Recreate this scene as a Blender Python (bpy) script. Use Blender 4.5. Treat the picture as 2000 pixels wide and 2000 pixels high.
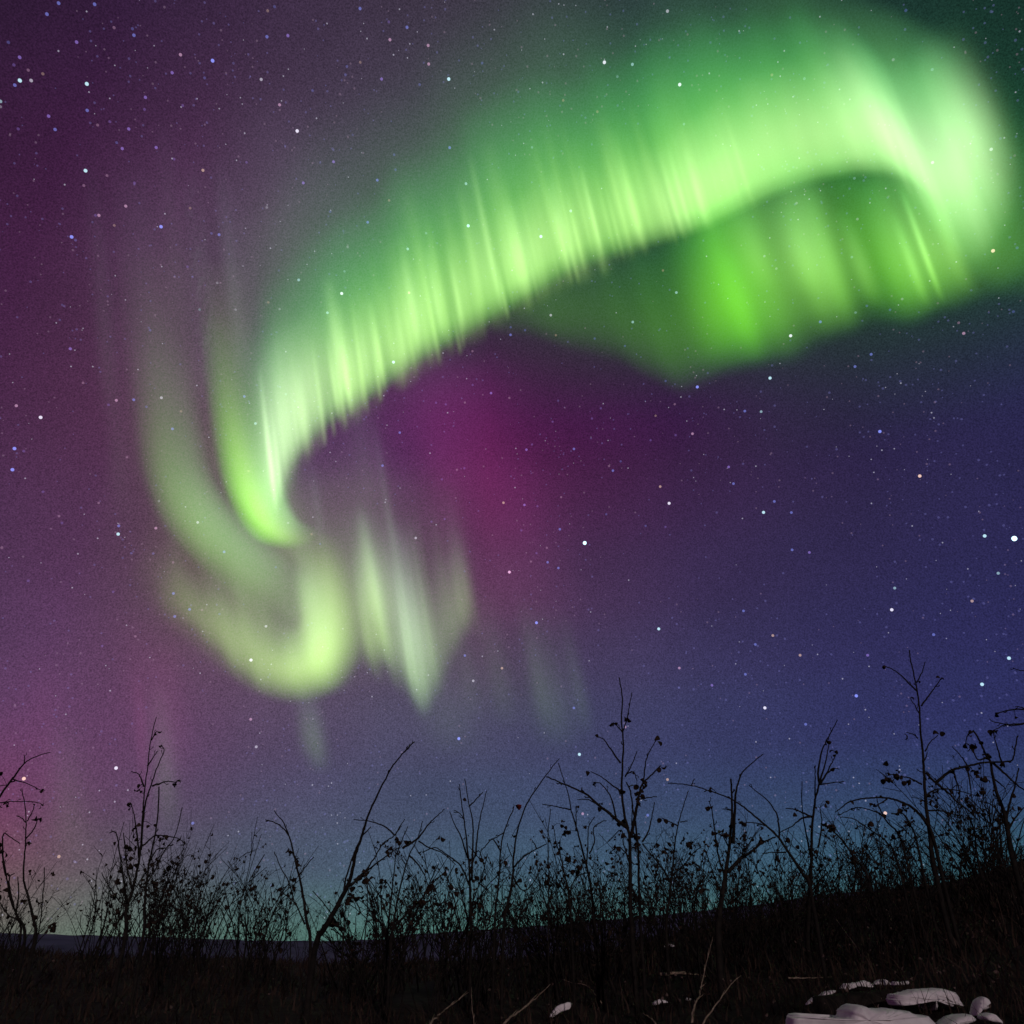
import bpy, bmesh, math, random
from mathutils import Vector, Matrix, noise as mnoise

for o in list(bpy.data.objects):
    bpy.data.objects.remove(o)
C = bpy.context.scene.collection
scene = bpy.context.scene
R = math.radians

# ------------------------------------------------------------------ camera
CAM = Vector((0.0, 0.0, 1.0))
F = 1570.0                       # focal length in units of a 2000-wide frame
PITCH = math.atan(860.0 / F)
cam_d = bpy.data.cameras.new("camera")
cam_d.sensor_width = 36.0
cam_d.lens = 36.0 * F / 2000.0
cam_d.clip_start = 0.05
cam_d.clip_end = 400000.0
cam = bpy.data.objects.new("camera", cam_d)
C.objects.link(cam)
cam.location = CAM
cam.rotation_euler = (math.pi / 2 + PITCH, 0, 0)
scene.camera = cam
FWD = Vector((0, math.cos(PITCH), math.sin(PITCH)))
UP = Vector((0, -math.sin(PITCH), math.cos(PITCH)))
RT = Vector((1, 0, 0))


def ray(x, y):
    return (FWD + RT * ((x - 1000.0) / F) + UP * ((1000.0 - y) / F)).normalized()


def pix(d):
    f = d.dot(FWD)
    return (1000 + F * d.dot(RT) / f, 1000 - F * d.dot(UP) / f)


def azel(d):
    return math.atan2(d.x, d.y), math.asin(d.z)


def lin(c):
    out = []
    for v in c:
        v = v / 255.0
        out.append(v / 12.92 if v <= 0.04045 else ((v + 0.055) / 1.055) ** 2.4)
    return out


# ------------------------------------------------------------------ exposure
scene.view_settings.view_transform = 'Standard'
scene.view_settings.look = 'None'
scene.view_settings.exposure = 0.0
scene.view_settings.gamma = 1.0
scene.cycles.transparent_max_bounces = 64
scene.cycles.max_bounces = 4
scene.cycles.diffuse_bounces = 2

# ------------------------------------------------------------------ moon (the one sun lamp)
MOON_EL, MOON_AZ = R(17), R(166)          # low behind the camera, to the right
sun_d = bpy.data.lights.new("moonlight", 'SUN')
sun_d.energy = 0.80
sun_d.angle = R(0.53)
sun_d.color = (1.0, 0.84, 0.82)
sun = bpy.data.objects.new("moonlight", sun_d)
C.objects.link(sun)
mdir = Vector((math.sin(MOON_AZ) * math.cos(MOON_EL), math.cos(MOON_AZ) * math.cos(MOON_EL), math.sin(MOON_EL)))
sun.rotation_euler = mdir.to_track_quat('Z', 'Y').to_euler()

# ------------------------------------------------------------------ sky
world = bpy.data.worlds.new("World")
scene.world = world
world.use_nodes = True
wt = world.node_tree
wt.nodes.clear()


def N(tree, typ, **kw):
    n = tree.nodes.new(typ)
    for k, v in kw.items():
        setattr(n, k, v)
    return n


# night-sky colour measured over the sky: rows are heights, columns go left to right
GX = [0, 207, 414, 673, 932, 1242, 1605, 2000]
GY = [0, 310, 620, 776, 932, 1242, 1400, 1553, 1708, 1842]
GRID = [
    [(44, 26, 50), (52, 30, 60), (58, 38, 66), (62, 48, 70), (62, 56, 70), (48, 64, 66), (32, 58, 52), (22, 46, 42)],
    [(62, 30, 64), (66, 33, 68), (80, 52, 82), (82, 72, 92), (66, 72, 78), (40, 72, 62), (32, 66, 48), (28, 74, 50)],
    [(70, 36, 70), (80, 42, 76), (92, 70, 92), (72, 82, 84), (58, 46, 66), (40, 58, 52), (36, 60, 42), (36, 52, 58)],
    [(74, 40, 74), (84, 46, 78), (96, 72, 92), (82, 52, 94), (80, 32, 78), (58, 32, 68), (46, 42, 70), (40, 38, 78)],
    [(76, 46, 80), (88, 54, 86), (98, 78, 86), (92, 60, 104), (92, 36, 80), (64, 34, 72), (50, 40, 74), (40, 38, 78)],
    [(86, 59, 94), (93, 58, 93), (100, 76, 90), (98, 84, 100), (92, 64, 92), (64, 54, 90), (52, 48, 90), (42, 43, 90)],
    [(100, 66, 104), (108, 64, 102), (102, 70, 104), (86, 80, 108), (78, 76, 102), (62, 64, 101), (51, 53, 97), (44, 48, 96)],
    [(104, 58, 94), (98, 66, 98), (84, 74, 102), (74, 76, 104), (66, 74, 106), (58, 68, 105), (50, 63, 102), (44, 60, 100)],
    [(110, 80, 90), (96, 92, 98), (78, 88, 104), (74, 92, 112), (68, 94, 114), (64, 92, 114), (58, 94, 112), (56, 98, 108)],
    [(104, 106, 96), (94, 114, 102), (86, 118, 108), (82, 120, 112), (78, 122, 110), (74, 118, 102), (68, 112, 96), (64, 106, 92)],
]


def grid_at(x, y):
    def loc(a, v):
        if v <= a[0]:
            return 0, 0.0
        for i in range(len(a) - 1):
            if v <= a[i + 1]:
                return i, (v - a[i]) / (a[i + 1] - a[i])
        return len(a) - 2, 1.0
    i, s = loc(GX, x)
    j, t = loc(GY, y)
    out = []
    cs = [lin(GRID[j][i]), lin(GRID[j][i + 1]), lin(GRID[j + 1][i]), lin(GRID[j + 1][i + 1])]
    for k in range(3):
        out.append((cs[0][k] * (1 - s) + cs[1][k] * s) * (1 - t) + (cs[2][k] * (1 - s) + cs[3][k] * s) * t)
    return out


tc = N(wt, 'ShaderNodeTexCoord')
sep = N(wt, 'ShaderNodeSeparateXYZ')
wt.links.new(tc.outputs['Generated'], sep.inputs[0])


def math_node(tree, op, a, b=None, c=None):
    n = N(tree, 'ShaderNodeMath', operation=op)
    for i, v in enumerate((a, b, c)):
        if v is None:
            continue
        if isinstance(v, (int, float)):
            n.inputs[i].default_value = v
        else:
            tree.links.new(v, n.inputs[i])
    return n.outputs[0]


az_s = math_node(wt, 'ARCTAN2', sep.outputs[0], sep.outputs[1])
el_s = math_node(wt, 'ARCSINE', sep.outputs[2])
EL_MAX = R(66)
el_n = math_node(wt, 'DIVIDE', el_s, EL_MAX)
cols = [R(a) for a in (-52, -40, -31, -24, -17, -9, -2, 6, 14, 22, 30, 40, 52)]
els = [0.0, 1.5, 4, 7, 11, 16, 21, 26, 31, 36, 42, 48, 55, 62]
prev = None
for i, a in enumerate(cols):
    ramp = N(wt, 'ShaderNodeValToRGB')
    cr = ramp.color_ramp
    cr.interpolation = 'CARDINAL'
    while len(cr.elements) < len(els):
        cr.elements.new(0.5)
    for k, e in enumerate(els):
        er = R(e)
        d = Vector((math.sin(a) * math.cos(er), math.cos(a) * math.cos(er), math.sin(er)))
        px, py = pix(d)
        c = grid_at(px, py)
        cr.elements[k].position = er / EL_MAX
        cr.elements[k].color = (c[0], c[1], c[2], 1)
    wt.links.new(el_n, ramp.inputs[0])
    if prev is None:
        prev = ramp.outputs[0]
    else:
        mr = N(wt, 'ShaderNodeMapRange', interpolation_type='LINEAR')
        mr.inputs['From Min'].default_value = cols[i - 1]
        mr.inputs['From Max'].default_value = a
        wt.links.new(az_s, mr.inputs['Value'])
        mx = N(wt, 'ShaderNodeMix', data_type='RGBA')
        wt.links.new(mr.outputs[0], mx.inputs['Factor'])
        wt.links.new(prev, mx.inputs['A'])
        wt.links.new(ramp.outputs[0], mx.inputs['B'])
        prev = mx.outputs['Result']

# uneven airglow
nz = N(wt, 'ShaderNodeTexNoise')
nz.inputs['Scale'].default_value = 7.0
nz.inputs['Detail'].default_value = 4.0
wt.links.new(tc.outputs['Generated'], nz.inputs['Vector'])
glow = math_node(wt, 'MULTIPLY_ADD', nz.outputs[0], 0.40, 0.78)
# fine speckle put into the sky brightness, imitating camera grain
nf = N(wt, 'ShaderNodeTexNoise')
nf.inputs['Scale'].default_value = 640.0
nf.inputs['Detail'].default_value = 2.0
wt.links.new(tc.outputs['Generated'], nf.inputs['Vector'])
speck = math_node(wt, 'MULTIPLY_ADD', nf.outputs[0], 1.7, 0.15)
gl2 = math_node(wt, 'MULTIPLY', glow, speck)
vm = N(wt, 'ShaderNodeVectorMath', operation='SCALE')
wt.links.new(prev, vm.inputs[0])
wt.links.new(gl2, vm.inputs['Scale'])
bg = N(wt, 'ShaderNodeBackground')
wt.links.new(vm.outputs[0], bg.inputs['Color'])
bg.inputs['Strength'].default_value = 0.95

sky = N(wt, 'ShaderNodeTexSky', sky_type='NISHITA')
sky.sun_disc = False
sky.sun_elevation = MOON_EL
sky.sun_rotation = MOON_AZ
bg2 = N(wt, 'ShaderNodeBackground')
wt.links.new(sky.outputs[0], bg2.inputs['Color'])
bg2.inputs['Strength'].default_value = 0.0003
add = N(wt, 'ShaderNodeAddShader')
wt.links.new(bg.outputs[0], add.inputs[0])
wt.links.new(bg2.outputs[0], add.inputs[1])
wo = N(wt, 'ShaderNodeOutputWorld')
wt.links.new(add.outputs[0], wo.inputs['Surface'])


# ------------------------------------------------------------------ helpers
def tag(o, label=None, cat=None, group=None, kind=None):
    if label:
        o['label'] = label
    if cat:
        o['category'] = cat
    if group:
        o['group'] = group
    if kind:
        o['kind'] = kind
    return o


def link_mesh(name, verts, faces, mat, parent=None, smooth=True, uvs=None):
    me = bpy.data.meshes.new(name)
    me.from_pydata([tuple(v) for v in verts], [], faces)
    if uvs is not None:
        uvl = me.uv_layers.new(name="UVMap")
        for lp in me.loops:
            uvl.data[lp.index].uv = uvs[lp.vertex_index]
    if smooth:
        me.polygons.foreach_set('use_smooth', [True] * len(me.polygons))
    me.materials.append(mat)
    me.update()
    o = bpy.data.objects.new(name, me)
    C.objects.link(o)
    if parent:
        o.parent = parent
    return o


def empty(name, loc, rz=0.0):
    o = bpy.data.objects.new(name, None)
    o.location = loc
    o.rotation_euler = (0, 0, rz)
    o.empty_display_size = 0.1
    C.objects.link(o)
    return o


def interp(table, x):
    if x <= table[0][0]:
        return table[0][1]
    for (a, b), (c, d) in zip(table, table[1:]):
        if x <= c:
            t = (x - a) / (c - a)
            return b + (d - b) * t
    return table[-1][1]


def spline(pts, n):
    """Catmull-Rom through tuples of any length -> n samples"""
    out = []
    m = len(pts)
    for k in range(n):
        t = k / (n - 1) * (m - 1)
        i = min(int(t), m - 2)
        f = t - i
        p0 = pts[max(i - 1, 0)]
        p1 = pts[i]
        p2 = pts[i + 1]
        p3 = pts[min(i + 2, m - 1)]
        out.append(tuple(0.5 * (2 * b + (c - a) * f + (2 * a - 5 * b + 4 * c - d) * f * f + (3 * b - a - 3 * c + d) * f ** 3)
                         for a, b, c, d in zip(p0, p1, p2, p3)))
    return out


def simple_mat(name, col_a, col_b, scale, rough=0.9, bump=0.0, coord='Object', detail=5.0):
    m = bpy.data.materials.new(name)
    m.use_nodes = True
    t = m.node_tree
    b = t.nodes['Principled BSDF']
    tcn = N(t, 'ShaderNodeTexCoord')
    nn = N(t, 'ShaderNodeTexNoise')
    nn.inputs['Scale'].default_value = scale
    nn.inputs['Detail'].default_value = detail
    t.links.new(tcn.outputs[coord], nn.inputs['Vector'])
    rp = N(t, 'ShaderNodeValToRGB')
    rp.color_ramp.elements[0].position = 0.35
    rp.color_ramp.elements[1].position = 0.68
    rp.color_ramp.elements[0].color = (*col_a, 1)
    rp.color_ramp.elements[1].color = (*col_b, 1)
    t.links.new(nn.outputs[0], rp.inputs[0])
    t.links.new(rp.outputs[0], b.inputs['Base Color'])
    b.inputs['Roughness'].default_value = rough
    b.inputs['Specular IOR Level'].default_value = 0.15
    if bump:
        bp = N(t, 'ShaderNodeBump')
        bp.inputs['Strength'].default_value = bump
        bp.inputs['Distance'].default_value = 0.02
        t.links.new(nn.outputs[0], bp.inputs['Height'])
        t.links.new(bp.outputs[0], b.inputs['Normal'])
    return m


# ------------------------------------------------------------------ ground, hills
CREST_R = 12.0
CREST = [(-2000, 1840), (0, 1853), (115, 1864), (300, 1870), (480, 1874), (640, 1881), (800, 1881), (1000, 1876), (1130, 1866),
         (1220, 1850), (1320, 1826), (1420, 1804), (1520, 1786), (1700, 1757), (1850, 1722), (2000, 1688), (2300, 1630), (3000, 1600)]
CREST_AE = []
for x, y in CREST:
    a, e = azel(ray(x, y))
    CREST_AE.append((a, e))


def ground_z(x, y):
    r = math.hypot(x, y)
    az = math.atan2(x, y)
    el = interp(CREST_AE, az)
    if abs(az) > R(75):
        k = min(1.0, (abs(az) - R(75)) / R(40))
        el *= (1 - k)
    bump = 0.05 * mnoise.noise(Vector((x * 0.7, y * 0.7, 3.1))) + 0.02 * mnoise.noise(Vector((x * 2.3, y * 2.3, 7.7)))
    if r <= CREST_R:
        t = r / CREST_R
        z = -0.55 * (1 - t) ** 1.2 + CREST_R * math.tan(el) * t ** 1.5
        bump *= (1 - t) ** 0.5
    else:
        z = CREST_R * math.tan(el) - (r - CREST_R) * 0.14
        z = max(z, -70.0 - 0.001 * r)
    return CAM.z + z + bump


def ground_hit(px, py, lift=0.0):
    d = ray(px, py)
    h = Vector((d.x, d.y, 0)).length
    t = 0.6
    while t < 14.0 / h:
        p = CAM + d * t
        if p.z <= ground_z(p.x, p.y) + lift:
            return p
        t += 0.02
    return CAM + d * (12 / h)


def at(px, py, dist):
    """point at a horizontal forward distance"""
    d = ray(px, py)
    return CAM + d * (dist / d.y)


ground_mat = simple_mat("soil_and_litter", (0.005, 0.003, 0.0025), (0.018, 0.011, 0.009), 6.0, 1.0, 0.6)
gv, gf = [], []
rings = []
r = 0.25
while r < 9000:
    rings.append(r)
    r *= 1.045 if r < 20 else 1.25
NA = 300
gv.append((0, 0, ground_z(0, 0.001)))
for r in rings:
    for k in range(NA):
        a = 2 * math.pi * k / NA - math.pi
        x, y = r * math.sin(a), r * math.cos(a)
        gv.append((x, y, ground_z(x, y)))
for k in range(NA):
    gf.append((0, 1 + (k + 1) % NA, 1 + k))
for j in range(len(rings) - 1):
    for k in range(NA):
        a = 1 + j * NA + k
        b = 1 + j * NA + (k + 1) % NA
        gf.append((a, b, b + NA, a + NA))
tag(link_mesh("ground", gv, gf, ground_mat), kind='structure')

RIDGE = [(-1500, 1800), (-300, 1812), (0, 1822), (130, 1826), (300, 1830), (480, 1836), (620, 1838), (740, 1835), (800, 1826), (900, 1818),
         (1000, 1812), (1100, 1804), (1180, 1797), (1300, 1786), (1400, 1776), (1500, 1764), (1600, 1748), (1750, 1735), (2000, 1712),
         (2400, 1700), (3200, 1780)]
RIDGE_AE = [azel(ray(x, y)) for x, y in RIDGE]
hill_mat = simple_mat("haze_tinted_snowy_forest", (0.045, 0.04, 0.095), (0.09, 0.08, 0.17), 0.012, 1.0, 0.0)  # blue-violet tint puts distance haze into the forest's base colour
hv, hf = [], []
NAH = 900
RH = 2600.0
for k in range(NAH):
    a = 2 * math.pi * k / NAH - math.pi
    el = interp(RIDGE_AE, a)
    if abs(a) > R(70):
        el = el * 0 + R(2.5) + R(1) * mnoise.noise(Vector((math.sin(a) * 3, math.cos(a) * 3, 5)))
    rough = 2.2 * mnoise.noise(Vector((math.sin(a) * 60, math.cos(a) * 60, 1))) + 1.6 * mnoise.noise(Vector((math.sin(a) * 260, math.cos(a) * 260, 4)))
    top = RH * math.tan(el)
    prof = [(0.62, -75), (0.75, -60 + 0.1 * top), (0.87, top * 0.45 - 20), (0.95, top * 0.82 - 5), (1.0, top + rough), (1.12, top * 0.8 - 20), (1.6, -80)]
    for j, (fr, z) in enumerate(prof):
        jit = 1 + 0.02 * mnoise.noise(Vector((math.sin(a) * 14, math.cos(a) * 14, j * 3.0)))
        rr = RH * fr * (jit if j not in (4,) else 1)
        hv.append((rr * math.sin(a), rr * math.cos(a), CAM.z + z))
for k in range(NAH):
    for j in range(6):
        a = k * 7 + j
        b = ((k + 1) % NAH) * 7 + j
        hf.append((a, b, b + 1, a + 1))
tag(link_mesh("hills", hv, hf, hill_mat), kind='structure')

# ------------------------------------------------------------------ aurora
S = 2000.0 / 1932.0
VP = ray(-150 * S, -4700 * S)     # the magnetic zenith: every ray of the aurora points there
VPX = pix(VP)
VPF = VP.dot(FWD)
K = (0, 0, 0)


def ramp_node(t, src, stops, interp_='B_SPLINE'):
    pr = N(t, 'ShaderNodeValToRGB')
    cr = pr.color_ramp
    cr.interpolation = interp_
    # a doubled end stop lets the smooth curve really reach nothing at both ends
    zero = lambda c_: (c_ == 0) if isinstance(c_, (int, float)) else max(c_) == 0
    stops = list(stops)
    if zero(stops[0][1]):
        stops.insert(1, (stops[0][0] + 0.25 * (stops[1][0] - stops[0][0]), stops[0][1]))
    if zero(stops[-1][1]):
        stops.insert(len(stops) - 1, (stops[-1][0] - 0.25 * (stops[-1][0] - stops[-2][0]), stops[-1][1]))
    while len(cr.elements) < len(stops):
        cr.elements.new(0.5)
    for e, (q_, c_) in zip(cr.elements, stops):
        if isinstance(c_, (int, float)):
            c_ = (c_, c_, c_)
        e.position = q_
        e.color = (*c_, 1)
    t.links.new(src, pr.inputs[0])
    return pr.outputs[0]


def aurora_mat(name, prof, white=None, amp=None, gain=1.0):
    """glow of a sheet: colour along the ray (v), soft sides across it (u);
    the second map carries each ray's own brightness and how white it is"""
    m = bpy.data.materials.new(name)
    m.use_nodes = True
    m.cycles.emission_sampling = 'NONE'
    t = m.node_tree
    t.nodes.clear()

    def uvs(nm):
        uv = N(t, 'ShaderNodeUVMap', uv_map=nm)
        sp = N(t, 'ShaderNodeSeparateXYZ')
        t.links.new(uv.outputs[0], sp.inputs[0])
        return sp.outputs[0], sp.outputs[1]
    u, v = uvs("UVMap")
    colr = ramp_node(t, v, prof)
    if amp is None:
        g, w = uvs("Ray")
        a = math_node(t, 'MULTIPLY_ADD', u, 4.4, -2.2)
        a = math_node(t, 'MULTIPLY', math_node(t, 'MULTIPLY', a, a), -1.0)
        # bell shaped across the ray, falling to nothing at its sides
        st = math_node(t, 'MAXIMUM', math_node(t, 'SUBTRACT', math_node(t, 'EXPONENT', a), 0.0079), 0.0)
        st = math_node(t, 'MULTIPLY', st, g)
        if white:
            mx = N(t, 'ShaderNodeMix', data_type='RGBA')
            t.links.new(w, mx.inputs['Factor'])
            t.links.new(colr, mx.inputs['A'])
            t.links.new(ramp_node(t, v, white), mx.inputs['B'])
            colr = mx.outputs['Result']
    else:
        st = ramp_node(t, u, amp)
    st = math_node(t, 'MULTIPLY', st, gain)
    ed = N(t, 'ShaderNodeMapRange', interpolation_type='SMOOTHSTEP')
    ed.inputs['From Min'].default_value = 1.0
    ed.inputs['From Max'].default_value = 0.8
    t.links.new(v, ed.inputs['Value'])
    st = math_node(t, 'MULTIPLY', st, ed.outputs[0])
    em = N(t, 'ShaderNodeEmission')
    t.links.new(colr, em.inputs['Color'])
    t.links.new(st, em.inputs['Strength'])
    tr = N(t, 'ShaderNodeBsdfTransparent')
    ad = N(t, 'ShaderNodeAddShader')
    t.links.new(em.outputs[0], ad.inputs[0])
    t.links.new(tr.outputs[0], ad.inputs[1])
    out = N(t, 'ShaderNodeOutputMaterial')
    t.links.new(ad.outputs[0], out.inputs['Surface'])
    return m


def strand(x, y, h, v, height):
    """a point on the field line whose foot shows at x, y (v of its apparent length h)"""
    d = ray(x, y)
    p0 = d * (height / max(d.z, 0.16))
    dist = math.hypot(VPX[0] - x, VPX[1] - y)
    k = min(0.97, h * v / dist)
    s = k * p0.dot(FWD) / (VPF * (1 - k))
    return CAM + p0 + VP * s


class Glow:
    def __init__(self):
        self.v, self.f, self.uv, self.ray = [], [], [], []

    def add(self, foot, h, gain, white, height, nv=11):
        """foot: list of (x, y) across one ray, in photo units"""
        n = len(foot)
        b = len(self.v)
        for i, (x, y) in enumerate(foot):
            for j in range(nv):
                v = j / (nv - 1)
                self.v.append(strand(x, y, h, v, height))
                self.uv.append((i / (n - 1), v))
                self.ray.append((gain, white))
        for i in range(n - 1):
            for j in range(nv - 1):
                a = b + i * nv + j
                self.f.append((a, a + nv, a + nv + 1, a + 1))

    def build(self, name, mat, parent=None):
        o = link_mesh(name, self.v, self.f, mat, None, True, self.uv)
        lay = o.data.uv_layers.new(name="Ray")
        for lp in o.data.loops:
            lay.data[lp.index].uv = self.ray[lp.vertex_index]
        if parent:
            o.parent = parent
            o.matrix_parent_inverse = parent.matrix_world.inverted()
        return o


def curtain(glow, path, w, step, seed, height=2600.0, jg=0.0, jy=0.0, jh=0.0, hs=1.0, gs=1.0, slope=0.9, keep=1.0, power=1.0):
    """rays side by side along the lower border of a curtain.
    path: (x, y, h, gain, white); the gain is that of the finished sheet"""
    rg = random.Random(seed)
    den = spline(path, 400)
    acc = 0.0
    last = den[0]
    for i, q in enumerate(den):
        lean = (q[0] * S - VPX[0]) / (q[1] * S - VPX[1])
        acc += max(abs(q[0] - last[0] - lean * (q[1] - last[1])), 0.3 * math.hypot(q[0] - last[0], q[1] - last[1]))
        last = q
        if acc < step:
            continue
        acc -= step
        x, y, h, g, wh = q
        if rg.random() > keep:
            continue
        a, b = den[max(i - 6, 0)], den[min(i + 6, 399)]
        dx = b[0] - a[0]
        dy = b[1] - a[1]
        sl = dy / dx if abs(dx) > 1e-3 else 0
        sl = max(-slope, min(slope, sl))
        gg = g * gs * step / (0.32 * w * 2.507) * keep ** -1
        f = 1 + jg * rg.uniform(-1, 1)
        if power != 1.0:
            f = rg.random() ** power * (power + 1)
        gg *= max(0.0, f)
        yy = y + jy * rg.uniform(-1, 1)
        hh = h * hs * (1 + jh * rg.uniform(-1, 1))
        foot = [((x + w * k / 3) * S, (yy + sl * w * k / 3) * S) for k in range(-3, 4)]
        glow.add(foot, hh * S, gg, max(0.0, min(1.0, wh)), height * rg.uniform(0.97, 1.03))


def band(name, rows, mat, height=2600.0, nu=60, nv=16, parent=None):
    """rows: (x0, y0, x1, y1): both borders of a folded sheet of glow"""
    sam = spline([tuple(c * S for c in r_) for r_ in rows], nu)
    vs, uvs, fs = [], [], []
    for i, (x0, y0, x1, y1) in enumerate(sam):
        for j in range(nv):
            v = j / (nv - 1)
            d = ray(x0 + (x1 - x0) * v, y0 + (y1 - y0) * v)
            vs.append(CAM + d * (height * (1 + 0.25 * v) / max(d.z, 0.16)))
            uvs.append((i / (nu - 1), v))
    for i in range(nu - 1):
        for j in range(nv - 1):
            a = i * nv + j
            fs.append((a, a + nv, a + nv + 1, a + 1))
    return link_mesh(name, vs, fs, mat, parent, True, uvs)


def glows(name, dirn, items, mat, part, height=2600.0):
    """separate upright glows under one empty"""
    root = empty(name, CAM + dirn * (height / max(dirn.z, 0.16)))
    bpy.context.view_layer.update()
    for x, y, w, h, gn in items:
        g = Glow()
        g.add([((x + w * k / 3) * S, y * S) for k in range(-3, 4)], h * S, gn, 0, height)
        g.build(part, mat, root)
    return root


# ---- the bright arc
P_BODY = [(0, K), (0.05, (0.03, 0.14, 0.012)), (0.12, (0.17, 0.55, 0.065)), (0.27, (0.19, 0.58, 0.075)), (0.42, (0.12, 0.45, 0.055)), (0.56, (0.055, 0.30, 0.04)),
          (0.70, (0.018, 0.15, 0.025)), (0.84, (0.005, 0.05, 0.01)), (1, K)]
P_BODYW = [(0, K), (0.05, (0.05, 0.13, 0.04)), (0.12, (0.28, 0.58, 0.22)), (0.28, (0.30, 0.60, 0.25)), (0.45, (0.18, 0.46, 0.15)), (0.6, (0.08, 0.30, 0.08)),
           (0.75, (0.025, 0.14, 0.04)), (0.88, (0.006, 0.045, 0.014)), (1, K)]
P_CORE = [(0, K), (0.08, (0.05, 0.07, 0.02)), (0.2, (0.26, 0.32, 0.13)), (0.4, (0.33, 0.38, 0.18)), (0.62, (0.15, 0.19, 0.085)), (0.84, (0.03, 0.045, 0.02)), (1, K)]
P_COREW = [(0, K), (0.08, (0.05, 0.07, 0.035)), (0.2, (0.26, 0.36, 0.19)), (0.4, (0.34, 0.44, 0.25)), (0.62, (0.16, 0.24, 0.125)), (0.84, (0.03, 0.06, 0.03)), (1, K)]
m_body = aurora_mat("aurora_green", P_BODY, P_BODYW)
m_core = aurora_mat("aurora_bright_core", P_CORE, P_COREW)

#        x     y    h   gain white
ARC = [(508, 985, 400, 0.30, 0.9), (530, 950, 420, 0.6, 0.9), (555, 880, 410, 0.70, 0.7), (585, 835, 390, 0.72, 0.5), (620, 795, 380, 0.76, 0.3), (665, 762, 400, 0.85, 0.1),
       (720, 724, 420, 0.92, 0), (800, 668, 440, 0.92, 0), (870, 628, 450, 0.9, 0), (950, 584, 460, 0.88, 0), (1010, 550, 460, 0.9, 0), (1080, 510, 460, 0.9, 0), (1150, 484, 450, 0.88, 0),
       (1220, 466, 440, 0.9, 0), (1300, 446, 430, 0.98, 0.05), (1350, 430, 420, 1.0, 0.1), (1410, 404, 410, 1.0, 0.15), (1480, 372, 390, 1.0, 0.2), (1550, 350, 375, 0.98, 0.25),
       (1630, 338, 355, 0.95, 0.35), (1700, 345, 340, 0.85, 0.5), (1745, 372, 340, 0.55, 0.6), (1785, 410, 340, 0.1, 0.7)]
CORE = [(0, K), (0.08, (0.05, 0.07, 0.02)), (0.2, (0.26, 0.32, 0.13)), (0.4, (0.33, 0.38, 0.18)), (0.62, (0.15, 0.19, 0.085)), (0.84, (0.03, 0.045, 0.02)), (1, K)]
P_COREW = [(0, K), (0.08, (0.05, 0.07, 0.035)), (0.2, (0.26, 0.36, 0.19)), (0.4, (0.34, 0.44, 0.25)), (0.62, (0.16, 0.24, 0.125)), (0.84, (0.03, 0.06, 0.03)), (1, K)]
m_body = aurora_mat("aurora_green", P_BODY, P_BODYW)
m_core = aurora_mat("aurora_bright_core", P_CORE, P_COREW)

#        x     y    h   gain white
ARC = [(508, 985, 400, 0.30, 0.9), (530, 955, 420, 0.62, 0.9), (555, 890, 410, 0.74, 0.7), (585, 850, 390, 0.74, 0.5), (620, 815, 380, 0.78, 0.3), (665, 785, 390, 0.9, 0.1),
       (720, 748, 400, 0.95, 0), (800, 690, 410, 0.95, 0), (870, 648, 420, 0.92, 0), (950, 602, 430, 0.9, 0), (1010, 566, 430, 0.92, 0), (1080, 524, 420, 0.92, 0), (1150, 496, 420, 0.9, 0),
       (1220, 474, 420, 0.92, 0), (1300, 450, 420, 0.98, 0.05), (1350, 432, 420, 1.0, 0.1), (1410, 404, 410, 1.0, 0.15), (1480, 372, 400, 1.0, 0.2), (1550, 350, 390, 1.0, 0.25),
       (1630, 338, 370, 1.0, 0.35), (1700, 345, 350, 0.95, 0.5), (1745, 372, 350, 0.7, 0.6), (1775, 400, 350, 0.3, 0.7)]
CORE = [(508, 990, 330, 0.35, 1.0), (525, 965, 360, 1.0, 1.0), (550, 900, 330, 1.05, 0.9), (585, 850, 270, 0.85, 0.7), (620, 818, 240, 0.9, 0.4), (665, 785, 230, 1.0, 0.2),
        (720, 748, 215, 0.8, 0.1), (800, 690, 215, 0.7, 0), (870, 648, 210, 0.5, 0), (950, 602, 210, 0.55, 0), (1010, 566, 200, 0.8, 0), (1080, 524, 190, 0.75, 0), (1150, 496, 190, 0.6, 0),
        (1220, 474, 200, 0.75, 0.1), (1300, 450, 220, 0.95, 0.2), (1350, 432, 235, 1.0, 0.2), (1410, 404, 245, 0.95, 0.25), (1480, 372, 250, 0.9, 0.3), (1550, 350, 255, 0.95, 0.4),
        (1630, 338, 265, 1.1, 0.5), (1700, 345, 285, 1.3, 0.7), (1745, 372, 310, 1.2, 0.9), (1775, 400, 330, 0.6, 1.0)]
g = Glow()
curtain(g, [(x, y, h, gn * (0.82 if x < 1000 else 0.82 + 0.14 * min(1.0, (x - 1000) / 400)), wh) for x, y, h, gn, wh in ARC], 62, 15, 11, jg=0.10, jh=0.08)
arc = g.build("aurora_arc", m_body)
tag(arc, "bright pale green rayed aurora arc sweeping up to the upper right", "aurora")
P_UPPER = [(0, K), (0.2, (0.015, 0.06, 0.012)), (0.45, (0.026, 0.09, 0.022)), (0.7, (0.012, 0.042, 0.014)), (1, K)]
m_upper = aurora_mat("aurora_upper_green", P_UPPER, None)
g = Glow()
curtain(g, [(x, y - 60, 520 if x < 1300 else 440, gn * 0.9, 0) for x, y, h, gn, wh in ARC], 120, 30, 14, jg=0.1, jh=0.12)
g.build("upper_glow", m_upper, arc)
g = Glow()
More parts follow.
